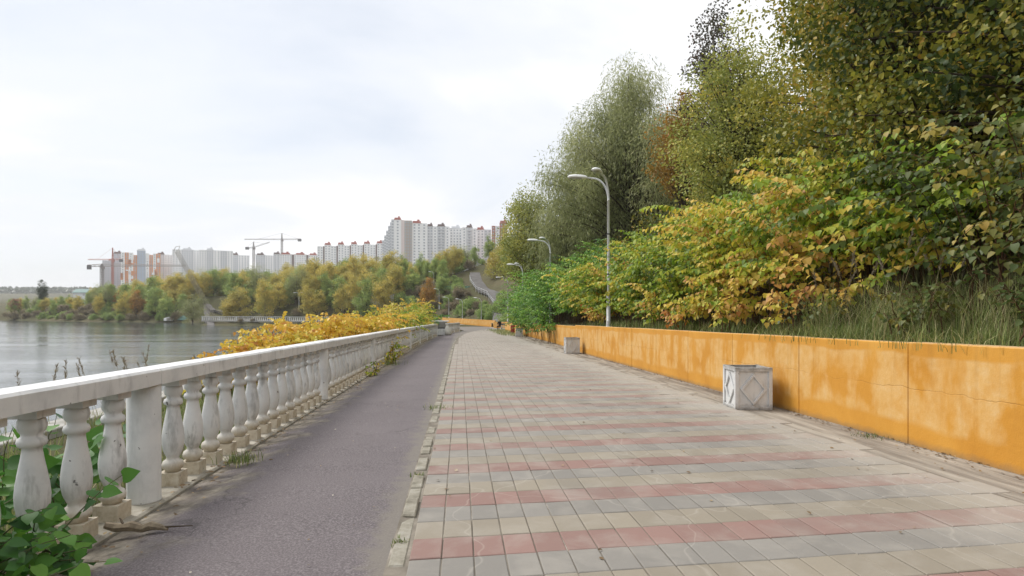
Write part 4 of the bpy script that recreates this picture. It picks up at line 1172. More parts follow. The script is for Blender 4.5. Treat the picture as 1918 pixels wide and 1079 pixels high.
for i, (u, v, n, h, mu, lb) in enumerate((
    (5.0, 7.0, 40, 2.4, .16, 'dark green large-leaved shrub behind the grass at the near end of the wall'),
    (6.9, 7.2, 44, 2.5, .24, 'dark green and mustard leaved shrub behind the tallest plumed grass'),
    (8.8, 7.3, 40, 2.5, .36, 'green and yellow large-leaved knotweed behind the plumed grass'),
    (11.2, 7.0, 52, 2.8, .48, 'knotweed clump with yellow and peach leaves next to the tall grass'),
    (13.6, 6.9, 56, 2.9, .55, 'knotweed clump with the most orange and peach leaves, above the bare bank'),
    (16.0, 6.9, 52, 2.8, .42, 'yellow-green knotweed clump with a few rusty leaves, above the wall'),
    (18.4, 6.9, 50, 2.8, .32, 'lime green knotweed clump right of the tall double lamp'),
    (20.8, 6.9, 50, 2.8, .34, 'green and yellow knotweed clump just right of the tall double lamp'),
    (23.6, 6.7, 50, 2.7, .42, 'yellowish knotweed clump around the tall double lamp'),
    (26.6, 6.6, 52, 2.6, .52, 'golden knotweed clump spilling over the wall at its step'),
    (29.6, 6.6, 52, 2.5, .44, 'yellow-green knotweed hanging over the set-back wall behind the second planter'))):
    knotweed(u, v, lb, 98 + i, L_DARK if u < 7.5 else L_KNOT, n, h, mu + (.2 if u < 7.5 else 0), 1.25, (-1.0, -.25), .105 if u < 7.5 else .145 if u < 20 else .15, 80 if u < 18 else 20, group=None, density=1.15, reach=1.0 if u < 22 else 1.25)
for i, (u, v, mu, lb) in enumerate(((10.4, 6.1, .80, 'low spray of peach coloured leaves hanging to the grass at the wall top'), (12.6, 6.0, .74, 'low peach and cream leaf spray over the dry litter'), (14.8, 5.9, .62, 'low yellow leaf spray just above the wall edge'), (17.2, 5.9, .55, 'low lime leaf spray by the wall edge, right of the lamp'), (19.6, 5.9, .5, 'small green leaf spray at the foot of the lime clump'), (25.0, 5.9, .74, 'dry peach leaf spray left of the lamp foot'))):
    knotweed(u, v, lb, 230 + i, L_KNOT, 16, 1.25, mu, .75, (-.8, -.4), .13, 30, density=1.0, reach=1.3)
for i, (u, v, lb) in enumerate(((5.6, 5.75, 'low dark green weed in the grass near the end of the wall'), (7.2, 5.7, 'small leafy weed among the arching grass under the plumes'), (9.9, 5.8, 'low leafy weed at the edge of the long grass'))):
    knotweed(u, v, lb, 260 + i, L_DARK, 12, .75, .3, .45, (-.6, -.5), .085, 20, density=1.0, name='weed')
# upper tier on the slope behind
for i, (u, v, n, h, mu) in enumerate(((12, 9.0, 36, 2.6, .42), (15.5, 9.2, 36, 2.6, .5), (19, 9.2, 36, 2.5, .42), (23, 9.0, 36, 2.5, .40), (27, 8.8, 34, 2.4, .42))):
    knotweed(u, v, 'green knotweed on the slope behind the front row, topping it from above', 130 + i, L_KNOT, n, h, mu, 1.5, (-1, -.2), .145, 0, group='knotweed of the second tier on the slope', density=.9)
for i, (u, v, h) in enumerate(((32.5, 7.2, 2.8), (35.6, 6.7, 3.3), (38.6, 6.7, 3.6), (41.6, 6.7, 3.6), (45, 6.7, 3.6), (48.5, 6.6, 3.5), (52, 6.6, 3.3), (56.5, 7.4, 3.0), (62, 8.2, 3.0), (68, 8.6, 3.0), (36, 9.0, 3.2), (41, 9.0, 3.4), (47, 9.0, 3.4))):
    knotweed(u, v, 'lush green shrub ' + ('on the slope behind those hanging over the wall' if v > 8 else 'hanging over the orange wall right of the second lamp' if u < 39 else 'hanging over the orange wall beside the third planter' if u < 54 else 'hanging over the wall near the red bin and bench'), 150 + i, L_GREEN, 64, h, .55, 1.8, (-1, -.2), .18, 0, tmpl=OVAL, tkey='oval', sd=.22, group='green shrubs over the set-back wall' + str(int(v > 8) * 9 + int(u > 39) + int(u > 54)) if False else ('green shrubs behind the wall row' if v > 8 else 'green shrubs by the second lamp' if u < 39 else 'green shrubs by the third planter' if u < 54 else 'green shrubs by the bench'), name='green_shrub', density=1.15, reach=1.2)
# golden shrubs between balustrade and lake
for i, (u, v, h, mu, lb) in enumerate((
    (18.6, -6.1, 1.9, .60, 'golden knotweed clump at the lake end of the row, reaching over the water'),
    (19.6, -4.9, 2.1, .58, 'golden orange knotweed clump behind the balustrade, second from the open water'),
    (22.0, -5.4, 2.3, .66, 'orange knotweed clump behind the balustrade, third from the open water'),
    (24.0, -4.6, 2.3, .56, 'yellow and orange knotweed clump in the middle of the lakeside row'),
    (27.0, -4.6, 2.35, .50, 'yellow knotweed clump behind the third balustrade bay'),
    (30.2, -4.6, 2.4, .34, 'lemon yellow knotweed clump behind the leafy balustrade bay'))):
    knotweed(u, v, lb, 180 + i, L_GOLD, 66, h, mu, 1.2, (.5, -.25), .15, 50 if u < 23 else 0, sd=.15, name='knotweed_shrub', density=1.1)
for i, (u, v, h, mu, m) in enumerate(((33.5, -4.5, 2.6, .52, L_KNOT), (37, -4.4, 2.7, .36, L_KNOT), (41, -4.3, 2.9, .38, L_KNOT), (45, -4.2, 3.1, .36, L_KNOT))):
    knotweed(u, v, 'yellow-green knotweed in the farther part of the lakeside row', 190 + i, m, 62, h, mu, 1.7, (.2, -.5), .16, 0, group='yellow-green lakeside knotweed', density=1.0, tmpl=OVAL, tkey='oval')
for i, (u, v, h, mu, m, lb) in enumerate(((47.5, -4.5, 3.5, .55, L_GOLD, 'bright orange-yellow shrub rising highest in the lakeside row'), (51.0, -4.6, 2.8, .30, L_GOLD, 'yellow-green shrub by the end of the long balustrade'), (56.5, -3.7, 2.2, .55, L_GREEN, 'pale green shrub growing in the gap of the balustrade'))):
    knotweed(u, v, lb, 196 + i, m, 80, h, mu, 1.7, (.2, -.4), .17, 0, tmpl=OVAL, tkey='oval', density=1.1)
# creeper on the balustrade's third bay
knotweed(20.6, -2.28, 'yellow-green creeper growing through the balusters of the third bay', 210, L_KNOT, 12, .95, .45, .25, (.5, .4), .09, 40, density=1.0, name='creeper')
knotweed(16.2, -2.30, 'small yellowing creeper at the foot of the balustrade before the third bay', 211, L_KNOT, 6, .6, .55, .15, (.5, .4), .08, 20, density=1.0, name='creeper')

# foreground vine at the near balusters
def vine():
    g = np.random.default_rng(77)
    root = thing('vine', 'leafy green vine climbing round the nearest balusters', 'vine', W(3.2, -2.5, .0))
    o0 = np.array(root.location); lines = []; n = 0
    def shoot(p, d, ln, nl, L0, droop=.5):
        nonlocal n
        tt = np.linspace(0, 1, 8)
        sh = p[None] + d[None] * (tt * ln)[:, None] + np.stack([0 * tt, 0 * tt, -droop * ln * tt ** 2 * .5], -1) + np.cumsum(g.normal(0, .008, (8, 3)), 0)
        lines.append(([Vector(q - o0) for q in sh], .005, .002))
        for k in range(nl):
            f = (k + .7) / nl * 6.99; i = int(f); q = sh[i] + (sh[i + 1] - sh[i]) * (f - i)
            dd = unit(sh[i + 1] - sh[i]); side = unit(np.cross(dd, np.array([0, 0, 1.0]))) * (1 if k % 2 else -1)
            A = side * .7 + dd * .45 + np.array([0, 0, -.25]) + g.normal(0, .25, 3)
            Nn = np.array([.25, -.55, .75]) + g.normal(0, .35, 3)
            leaf_object(root, q - o0 + side * .02, A, Nn, L0 * g.uniform(.7, 1.2), leaf_template('heart', HEART, L_VINE, float(np.clip(g.normal(.48, .22), 0, .999)))); n += 1
    # shoots behind the balusters
    for _ in range(26):
        u, v = g.uniform(3.3, 5.6), g.uniform(-3.2, -2.72)
        shoot(np.array(W(u, v, g.uniform(-.1, .15))), unit(np.array([g.normal(0, .35), g.normal(0, .35), 1.0])), g.uniform(.45, .95), 9, .125)
    # shoots in front, spilling on the asphalt
    for _ in range(64):
        u, v = g.uniform(2.7, 3.75), g.uniform(-2.8, -2.22)
        d = unit(np.array([g.uniform(.0, .7), g.normal(0, .45), g.uniform(.15, 1.0)]))
        shoot(np.array(W(u, v, g.uniform(.02, .2))), d, g.uniform(.25, .68), 8, .092)
    for _ in range(6):
        u, v = g.uniform(3.5, 3.85), g.uniform(-2.35, -2.22)
        shoot(np.array(W(u, v, .12)), unit(np.array([1.0, g.normal(0, .3), g.uniform(-.05, .25)])), g.uniform(.15, .34), 4, .10, .3)
    link('stems', tubes_mesh('stems', lines, plain('vine_stem', (.09, .10, .04), .7), 5), root)
vine()

# ------------------------------------------------------------------ grasses
def blades(spots, per, hmin, hmax, seed, spread=.12, width=.006, bend=.5, tint=.45):
    g = np.random.default_rng(seed)
    n = len(spots) * per
    base = np.repeat(np.array(spots), per, 0) + np.concatenate([g.normal(0, spread, (n, 2)), np.zeros((n, 1))], 1)
    h = g.uniform(hmin, hmax, n); a = g.uniform(0, 6.28, n); bd = g.uniform(.1, 1.0, n) * bend
    d = np.stack([np.cos(a), np.sin(a), 0 * a], -1); s = np.stack([-np.sin(a), np.cos(a), 0 * a], -1)
    rows = []
    for t, w in ((0, 1), (.4, .9), (.75, .6), (1, 0.08)):
        c = base + d * (h * bd * t ** 2)[:, None] + np.array([0, 0, 1.0]) * (h * (t - .35 * bd * t ** 2))[:, None]
        rows += [c - s * width * w, c + s * width * w]
    vv = np.stack(rows, 1)
    f = np.array([(0, 1, 3, 2), (2, 3, 5, 4), (4, 5, 7, 6)])
    idx = (f[None] + (np.arange(n) * 8)[:, None, None]).reshape(-1)
    me = bpy.data.meshes.new('blades')
    me.vertices.add(n * 8); me.vertices.foreach_set('co', vv.reshape(-1).astype(np.float32))
    me.loops.add(len(idx)); me.loops.foreach_set('vertex_index', idx.astype(np.int32))
    me.polygons.add(n * 3); me.polygons.foreach_set('loop_start', (np.arange(n * 3) * 4).astype(np.int32)); me.polygons.foreach_set('loop_total', np.full(n * 3, 4, np.int32))
    at_ = me.attributes.new('tint', 'FLOAT', 'POINT'); at_.data.foreach_set('value', np.repeat(np.clip(g.normal(tint, .27, n), 0, 1), 8).astype(np.float32))
    me.materials.append(L_GRASS); me.update(); me.validate()
    return me
g = np.random.default_rng(3)
def spots_on(us, vs):
    out = []
    for u, v in zip(us, vs):
        p = W(u, v, 0, False); out.append((p.x, p.y, tz(p.x, p.y) - .02))
    return out
n = 300
o = link('tall_grass', blades(spots_on(g.triangular(3.0, 8.0, 12.0, n), 5.3 + g.random(n) ** 1.4 * 1.4), 24, .06, .38, 4, .22, .0034, 1.2, .55)); o['kind'] = 'stuff'; o['label'] = 'long green grass leaning over the top of the orange wall'; o['category'] = 'grass'
n = 46
o = link('arching_grass', blades(spots_on(g.triangular(4.0, 8.4, 11.0, n), 5.45 + g.random(n) * .9), 46, .45, 1.05, 14, .10, .0030, .95, .72)); o['kind'] = 'stuff'; o['label'] = 'pale arching grass clumps above the orange wall'; o['category'] = 'grass'
n = 170
o = link('short_grass', blades(spots_on(g.uniform(12, 27, n), 5.3 + g.random(n) * 1.0), 22, .10, .35, 5, .16, .006, .8, .55)); o['kind'] = 'stuff'; o['label'] = 'short dry grass under the knotweed along the wall top'; o['category'] = 'grass'
n = 520
o = link('bank_grass', blades(spots_on(g.uniform(3.0, 30, n), -3.0 - g.random(n) * 6.0), 16, .2, .6, 6, .22, .007, .7, .55)); o['kind'] = 'stuff'; o['label'] = 'rough grass on the bank between balustrade and lake'; o['category'] = 'grass'
# plumed stalks
def plume(root, base, h, lean, seed, L=.16):
    g = np.random.default_rng(seed)
    t = np.linspace(0, 1, 7); d = unit(np.array([lean[0], lean[1], 0]) + 1e-6)
    line = np.stack([lean[0] * h * t ** 1.8, lean[1] * h * t ** 1.8, h * t], -1) + np.array(base)
    st = link('stalk', tubes_mesh('stalk', [([Vector(q) for q in line], .0028, .0014)], M_STALK, 4), root)
    LP_ = .055 if base is not None and root.location.x > 0 else .046
    k = 46; tt = 1 - g.random(k) * L / h
    f = np.clip(tt, 0, .999) * 6; i = f.astype(int)
    P = line[i] + (line[np.minimum(i + 1, 6)] - line[i]) * (f - i)[:, None]
    ax = unit(line[6] - line[5])
    o = link('plume', leaf_mesh('plume', P, ax + g.normal(0, .32, (k, 3)), g.normal(size=(k, 3)), LP_, g.normal(.6, .2, k), NARROW, L_SEED), st)
M_STALK = plain('dry_stalk', (.30, .25, .13), .8)
pr_ = random.Random(9)
def plumed_grass(u, v, n, hm, label, lx=(-.3, .3), spread=.35):
    p = W(u, v, 0, False); p.z = tz(p.x, p.y) - .02
    r = thing('plumed_grass', label, 'grass', p)
    for k in range(n):
        plume(r, (pr_.gauss(0, spread), pr_.gauss(0, spread * .5), 0), hm * pr_.uniform(.8, 1.12), (pr_.uniform(*lx), pr_.uniform(-.15, .1)), pr_.randrange(10 ** 6), pr_.uniform(.16, .26))
plumed_grass(8.9, 5.9, 8, 1.15, 'pale plumed grass stalks standing out of the long grass, four upright plumes together')
plumed_grass(7.6, 5.95, 8, 1.25, 'taller pale plumed grass stalks beside the dark leaves above the wall')
plumed_grass(6.5, -3.9, 11, 1.4, 'thin dry reed stalks with dark seed heads rising above the near handrail', (-.25, .2), .45)
plumed_grass(8.6, -4.2, 10, 1.4, 'dry seed-headed stalks rising above the rail before the first round post', (-.25, .25), .5)
plumed_grass(11.5, -4.6, 6, 1.4, 'few dry seed-headed stalks above the rail beyond the first round post', (-.3, .2), .6)
# tufts in the cracks
M_W = None
def tuft(u, v, z, label, n=40, h=.14, sp=.05, tint=.4):
    p = W(u, v, z)
    r = thing('grass_tuft', label, 'grass', p)
    link('blades', blades([(0, 0, 0)], n, h * .4, h, pr_.randrange(10 ** 6), sp, .0035, .9, tint), r)
tuft(6.35, -2.12, .0, 'green grass tuft at the foot of the plinth by the worn asphalt', 120, .17, .08)
tuft(5.62, -.37, .0, 'small tuft of grass in a kerb gap, the brightest of three', 40, .06, .035)
tuft(3.95, -.37, .0, 'small tuft of grass where the kerb stone is broken off', 40, .055, .035)
tuft(9.9, -.37, .0, 'low grass patch spreading over the kerb onto the tiles', 110, .09, .10)
tuft(7.05, 4.85, .0, 'dark moss and grass tuft at the foot of the orange wall', 130, .06, .10, .25)
tuft(19.5, -2.15, .0, 'green weeds at the foot of the creeper', 120, .22, .16)
# weeds in front of the bench and debris lines
gg = np.random.default_rng(8)
def scatter(name, label, us, vs, zs, L, mat, tmin, tmax, seed, tm=OVAL):
    g = np.random.default_rng(seed); n = len(us)
    P = np.array([W(a, b, c) for a, b, c in zip(us, vs, zs)])
    A = np.stack([g.normal(size=n), g.normal(size=n), g.uniform(-.05, .2, n)], -1); Nn = np.stack([g.normal(0, .25, n), g.normal(0, .25, n), np.ones(n)], -1)
    o = link(name, leaf_mesh(name, P, A, Nn, L * g.uniform(.5, 1.3, n), g.uniform(tmin, tmax, n), tm, mat)); o['kind'] = 'stuff'; o['label'] = label; o['category'] = 'debris'
n = 760
scatter('fallen_leaves', 'dry leaves and scraps scattered over tiles and asphalt', gg.uniform(3, 45, n), np.concatenate([gg.uniform(-.3, 4.9, n // 2), 4.95 - np.abs(gg.normal(0, .55, n - n // 2))]), np.full(n, .026), .036, L_FALL, .0, .9, 1)
n = 1500
scatter('wall_foot_debris', 'dark leaf litter and soil crumbs along the foot of the orange wall', gg.uniform(4, 50, n), 4.95 - np.abs(gg.normal(0, .09, n)), np.full(n, .020), .038, L_FALL, .0, .35, 2)
n = 1500
scatter('plinth_debris', 'leaf litter and soil crumbs along the foot of the balustrade', gg.uniform(3.4, 45, n), -2.33 + np.abs(gg.normal(0, .16, n)), np.full(n, .012), .042, L_FALL, .0, .75, 3)
n = 200
scatter('path_litter', 'small pale flecks and leaves on the asphalt path', gg.uniform(3.4, 40, n), gg.uniform(-2.2, -.5, n), np.full(n, .018), .028, L_FALL, .2, 1.0, 4)
o = link('weeds', blades([tuple(W(a, b, 0)) for a, b in zip(gg.uniform(52, 80, 260), gg.uniform(3.6, 6.5, 260))], 10, .08, .35, 21, .2, .012, .8, .6)); o['kind'] = 'stuff'; o['label'] = 'straggling weeds in the paving in front of the bench'; o['category'] = 'weeds'
n = 900; a_ = gg.uniform(7, 26, n); b_ = 5.35 + gg.random(n) * 1.6
zs_ = [tz(*W(p, q, 0, False).xy) - float(gz(p)) + .02 for p, q in zip(a_, b_)]
scatter('bank_litter', 'dry fallen leaves on the soil strip behind the wall top', a_, b_, zs_, .07, L_FALL, .0, .85, 5)
# dead branch by the near balusters
br = thing('dead_branch', 'short piece of dead bark-covered branch lying by the plinth', 'branch', W(4.35, -2.12, .03))
mb = MB(); pts = [Vector((-.22 + .06 * k, .012 * math.sin(k * 1.7), .012 * math.cos(k * 2.3))) for k in range(8)]
mb.tube(pts, [.022, .03, .026, .034, .028, .03, .022, .01], 7); link('bark', mb.mesh('bark', plain('dead_bark', (.22, .18, .13), .9, .1, 0, .6, 30)), br)
mb = MB(); mb.tube([(.15, 0, .0), (.26, -.02, .012), (.36, .0, .01)], [.008, .005, .003], 5); mb.tube([(-.1, 0, .02), (-.16, .07, .03), (-.2, .12, .02)], [.009, .006, .003], 5); link('twig', mb.mesh('twig', M_BARK), br)

# lower ledge on the bank
lg = thing('concrete_ledge', 'grey concrete ledge running along the bank below the balustrade', 'ledge', W(2, -8.4, 0))
for k in range(12):
    u = 1 + k * 3.0; mid = W(u + 1.5, -8.3, 0); mid.z = -.98
    mb = MB(); ring = [(u + .01, -8.65), (u + .01, -8.0), (u + 2.99, -8.0), (u + 2.99, -8.65)]
    mb.hexa([Vector((W(a, b).x, W(a, b).y, -2.0)) - mid for a, b in ring] + [Vector((W(a, b).x, W(a, b).y, -.95 - .002 * k)) - mid for a, b in ring])
    me = mb.mesh('slab', M_LEDGE); bevel(me, .02); link('slab', me, lg, mid - lg.location)

# ------------------------------------------------------------------ across the lake: balustrade, kiosk, tent, mast, fence
fb = thing('balustrade', 'long pale balustrade on the far bank of the lake', 'balustrade', (-84, 175, -1.72))
A, B = Vector((-86.0, 174.6, -1.6)), Vector((-40.0, 161.0, -1.6))
o0 = Vector(fb.location); L = (B - A).length; d = (B - A).normalized(); ang = math.atan2(d.y, d.x)
nb = int(L / .62)
bs = MB()
for k in range(nb):
    p = A + d * (k + .5) * L / nb - o0
    if k % 9 == 0:
        mb = MB(); mb.box((0, 0, .5), (.3, .3, 1.0)); link('post', mb.mesh('post', M_POST), fb, p, ang)
    else: bs.box((p.x, p.y, p.z + .48), (.2, .2, .8), 0, ang)
o = link('balusters', bs.mesh('balusters', M_RAIL), fb); o['kind'] = 'stuff'
mb = MB(); c = (A + B) / 2 - o0; mb.box((c.x, c.y, c.z + 1.06), (L, .34, .14), 0, ang); link('handrail', mb.mesh('handrail', M_RAIL), fb)
mb = MB(); mb.box((c.x, c.y, c.z - .12), (L, .4, .35), 0, ang); link('plinth', mb.mesh('plinth', M_LEDGE), fb)
# far promenade strip
pts_sh = [(-20.5, 122), (-32, 150), (-55, 164), (-85, 172)]
mb = MB(); rows = []
for i, p in enumerate(pts_sh):
    d_ = Vector(pts_sh[min(i + 1, 3)]) - Vector(pts_sh[max(i - 1, 0)]); d_.normalize(); nr = Vector((d_.y, -d_.x)) 
    q0, q1 = Vector(p) + nr * 3.0, Vector(p) + nr * 12.0
    rows.append([(q0.x, q0.y, -1.60), (q1.x, q1.y, -1.60)])
mb.quad_strip(rows); me = mb.mesh('far_promenade', M_FARCONC); fix_normals(me); structure('far_promenade', me)
ks = at(716, 590, 178); ks.z = tz(ks.x, ks.y)
kb = thing('kiosk', 'small white flat-roofed kiosk beneath the wooded slope', 'kiosk', ks, .2)
mb = MB(); mb.box((0, 0, 1.5), (6.4, 3.5, 3.4)); link('wall', mb.mesh('wall', plain('kiosk_white', (.62, .61, .60), .7)), kb)
mb = MB(); mb.box((0, 0, 3.32), (6.9, 4.0, .25)); link('roof', mb.mesh('roof', M_LEDGE), kb)
mb = MB(); mb.box((1.6, -1.77, 1.2), (1.0, .06, 2.1)); link('door', mb.mesh('door', M_DARK), kb)
tn = at(316, 588, 211); tn.z = tz(tn.x, tn.y)
tt_ = thing('tent', 'small white rounded tent on the far bank', 'tent', tn, .3)
mb = MB(); rows = []
for i in range(9):
    a = math.pi * i / 8; rows.append([Vector((-1.4 + 2.8 * j / 6, -math.cos(a) * (1.0 - .12 * abs(j - 3)), math.sin(a) * (1.35 - .15 * abs(j - 3)))) for j in range(7)])
mb.quad_strip(rows); link('canopy', mb.mesh('canopy', plain('tent_white', (.72, .72, .70), .7), True), tt_)
mb = MB(); mb.box((0, -1.02, .5), (.9, .06, 1.0)); link('entrance', mb.mesh('entrance', M_LEDGE), tt_)
tp = at(340, 587, 212); tp.z = tz(tp.x, tp.y)
tpp = thing('tarpaulin', 'blue-green tarpaulin heap beside the white tent', 'tarpaulin', tp)
mb = MB(); mb.lathe([(2.1, 0), (1.9, .5), (1.2, 1.0), (.5, 1.25), (.05, 1.3)], 12, False); me = mb.mesh('sheet', plain('tarp', (.12, .25, .24), .5), True)
for v in me.vertices: v.co.x *= 1.2 + .2 * math.sin(v.co.y * 3); v.co.z *= 1 + .25 * math.sin(v.co.x * 2.5)
link('sheet', me, tpp)
# green fence at the head of the hill road, rail down its side
M_GFEN = plain('green_fence_paint', (.09, .24, .23), .6)
hr = hill_road
fn = thing('fence', 'blue-green fence panel row at the head of the hill road', 'fence', hr[18] + Vector((-4, 0, 0)))
fn.location.z = tz(fn.location.x, fn.location.y)
for k in range(5):
    x = -4.2 + k * 2.1
    mb = MB(); mb.box((x, 0, .55), (2.0, .06, .8)); link('panel', mb.mesh('panel', M_GFEN), fn)
    mb = MB(); mb.box((x - 1.05, .05, .5), (.1, .1, 1.2)); link('post', mb.mesh('post', M_GFEN), fn)
rl = thing('guard_rail', 'thin pale guard rail running down the open side of the hill road', 'railing', hr[2])
r0 = Vector(rl.location); rp = []
for i in range(3, 22, 1):
    dd = (hr[min(i + 1, len(hr) - 1)] - hr[i - 1]); dd = Vector((dd.x, dd.y, 0)).normalized(); nn = Vector((dd.y, -dd.x, 0))
    q = hr[i] - nn * 1.7; q.z = max(tz(hr[i].x, hr[i].y), tz(q.x, q.y)) + .1; rp.append(q - r0)
    mb = MB(); mb.tube([q - r0 - Vector((0, 0, .6)), q - r0 + Vector((0, 0, 1.0))], .03, 5); link('post', mb.mesh('post', M_METAL), rl)
for zz_ in (.55, 1.0):
    mb = MB(); mb.tube([p + Vector((0, 0, zz_)) for p in rp], .03, 5, True); link('rail', mb.mesh('rail', M_METAL), rl)

def lattice(mb, a, b, w, bar, nseg, taper=1.0):
    a, b = Vector(a), Vector(b); d = (b - a).normalized(); s = d.cross(Vector((0, 1, .2))).normalized(); t = d.cross(s)
    def ring(k):
        f = k / nseg; ww = w / 2 * (1 + (taper - 1) * f); c = a.lerp(b, f)
        return [c + s * ww + t * ww, c - s * ww + t * ww, c - s * ww - t * ww, c + s * ww - t * ww]
    R_ = [ring(k) for k in range(nseg + 1)]
    for j in range(4): mb.tube([R_[0][j], R_[-1][j]], bar, 4, False)
    for k in range(nseg):
        for j in range(4): mb.tube([R_[k][j], R_[k + 1][(j + 1) % 4]], bar * .6, 3, False)
M_CRANE = plain('crane_steel', (.22, .19, .18), .6)
M_CRANER = plain('crane_red', (.42, .13, .09), .6)
M_MAST = plain('weathered_mast', (.30, .27, .22), .7)
lm = thing('lattice_mast', 'slanting steel lattice mast leaning over the willow at the far water edge', 'mast', (-95.5, 204, -2.6))
b0 = Vector(lm.location); top = at(331, 470, 206)
mb = MB(); lattice(mb, (0, 0, -.5), top - b0, 1.15, .055, 24, .8); link('truss', mb.mesh('truss', M_MAST), lm)
mb = MB(); tdr = (top - b0); mb.tube([tdr + Vector((-.9, 0, .1)), tdr + Vector((-.4, 0, 1.3)), tdr + Vector((1.0, 0, 1.6)), tdr + Vector((.6, 0, .2))], .09, 6); link('head_fork', mb.mesh('head_fork', M_MAST), lm)
def crane(label, px, Y, ytop, yjib, x0, x1, xc, mat, yaw=0.0, tip=0.0):
    s = Y / F; base = at(px, 560, Y); base.z = 6
    r = thing('tower_crane', label, 'crane', base)
    zj = EYE + (HZ - yjib) * s - base.z; zt = EYE + (HZ - ytop) * s - base.z
    w = 1.9 * max(1, Y / 800)
    mb = MB(); lattice(mb, (0, 0, 0), (0, 0, zj), w, .26, int(zj / w)); link('mast', mb.mesh('mast', mat), r)
    mb = MB(); lattice(mb, (0, 0, zj), (0, 0, zt), w * .8, .24, 4, .3); link('tower_top', mb.mesh('tower_top', mat), r)
    xe = (x1 - px) * s; mb = MB(); lattice(mb, (0, 0, zj + .6), (xe, yaw * abs(xe), zj + .6 + tip), 1.3, .20 * Y / 900, max(6, int(abs(xe) / 2.2)), .7); link('jib', mb.mesh('jib', mat), r)
    xb = (x0 - px) * s; mb = MB(); lattice(mb, (0, 0, zj + .6), (xb, -yaw * abs(xb), zj + .6 - .2 * tip), 1.4, .2, max(3, int(abs(xb) / 3))); link('counter_jib', mb.mesh('counter_jib', mat), r)
    mb = MB(); mb.box((xb * .92, -yaw * abs(xb) * .92, zj - .8), (4.2 * Y / 800, 2.0, 3.4)); link('counterweight', mb.mesh('counterweight', M_CRANED), r)
    mb = MB(); mb.box((1.6, -1.2, zj - 1.2), (2.0, 2.0, 2.4)); link('cab', mb.mesh('cab', mat), r)
    mb = MB(); mb.tube([(0, 0, zt), (xe * .6, yaw * abs(xe) * .6, zj + 1.4 + tip * .6)], .12, 4); mb.tube([(0, 0, zt), (xb * .85, -yaw * abs(xb) * .85, zj + 1.4)], .12, 4); link('tie_bar', mb.mesh('tie_bar', mat), r)
M_CRANED = plain('crane_dark', (.10, .10, .105), .6)
crane('tower crane with the longest horizontal jib, right one of the pair', 528, 900, 437, 449, 564, 458, 560, M_CRANE)
crane('lower tower crane with a raised short jib, left one of the pair', 475, 820, 453, 464, 462, 505, 0, M_CRANE, tip=6.5)
crane('flat-topped tower crane with dark counterweights and jib before the orange block', 191, 520, 494, 499, 165, 348, 0, M_CRANE)
crane('reddish tower crane between the two grey towers at the left', 211, 780, 464, 487, 228, 165, 0, M_CRANER)

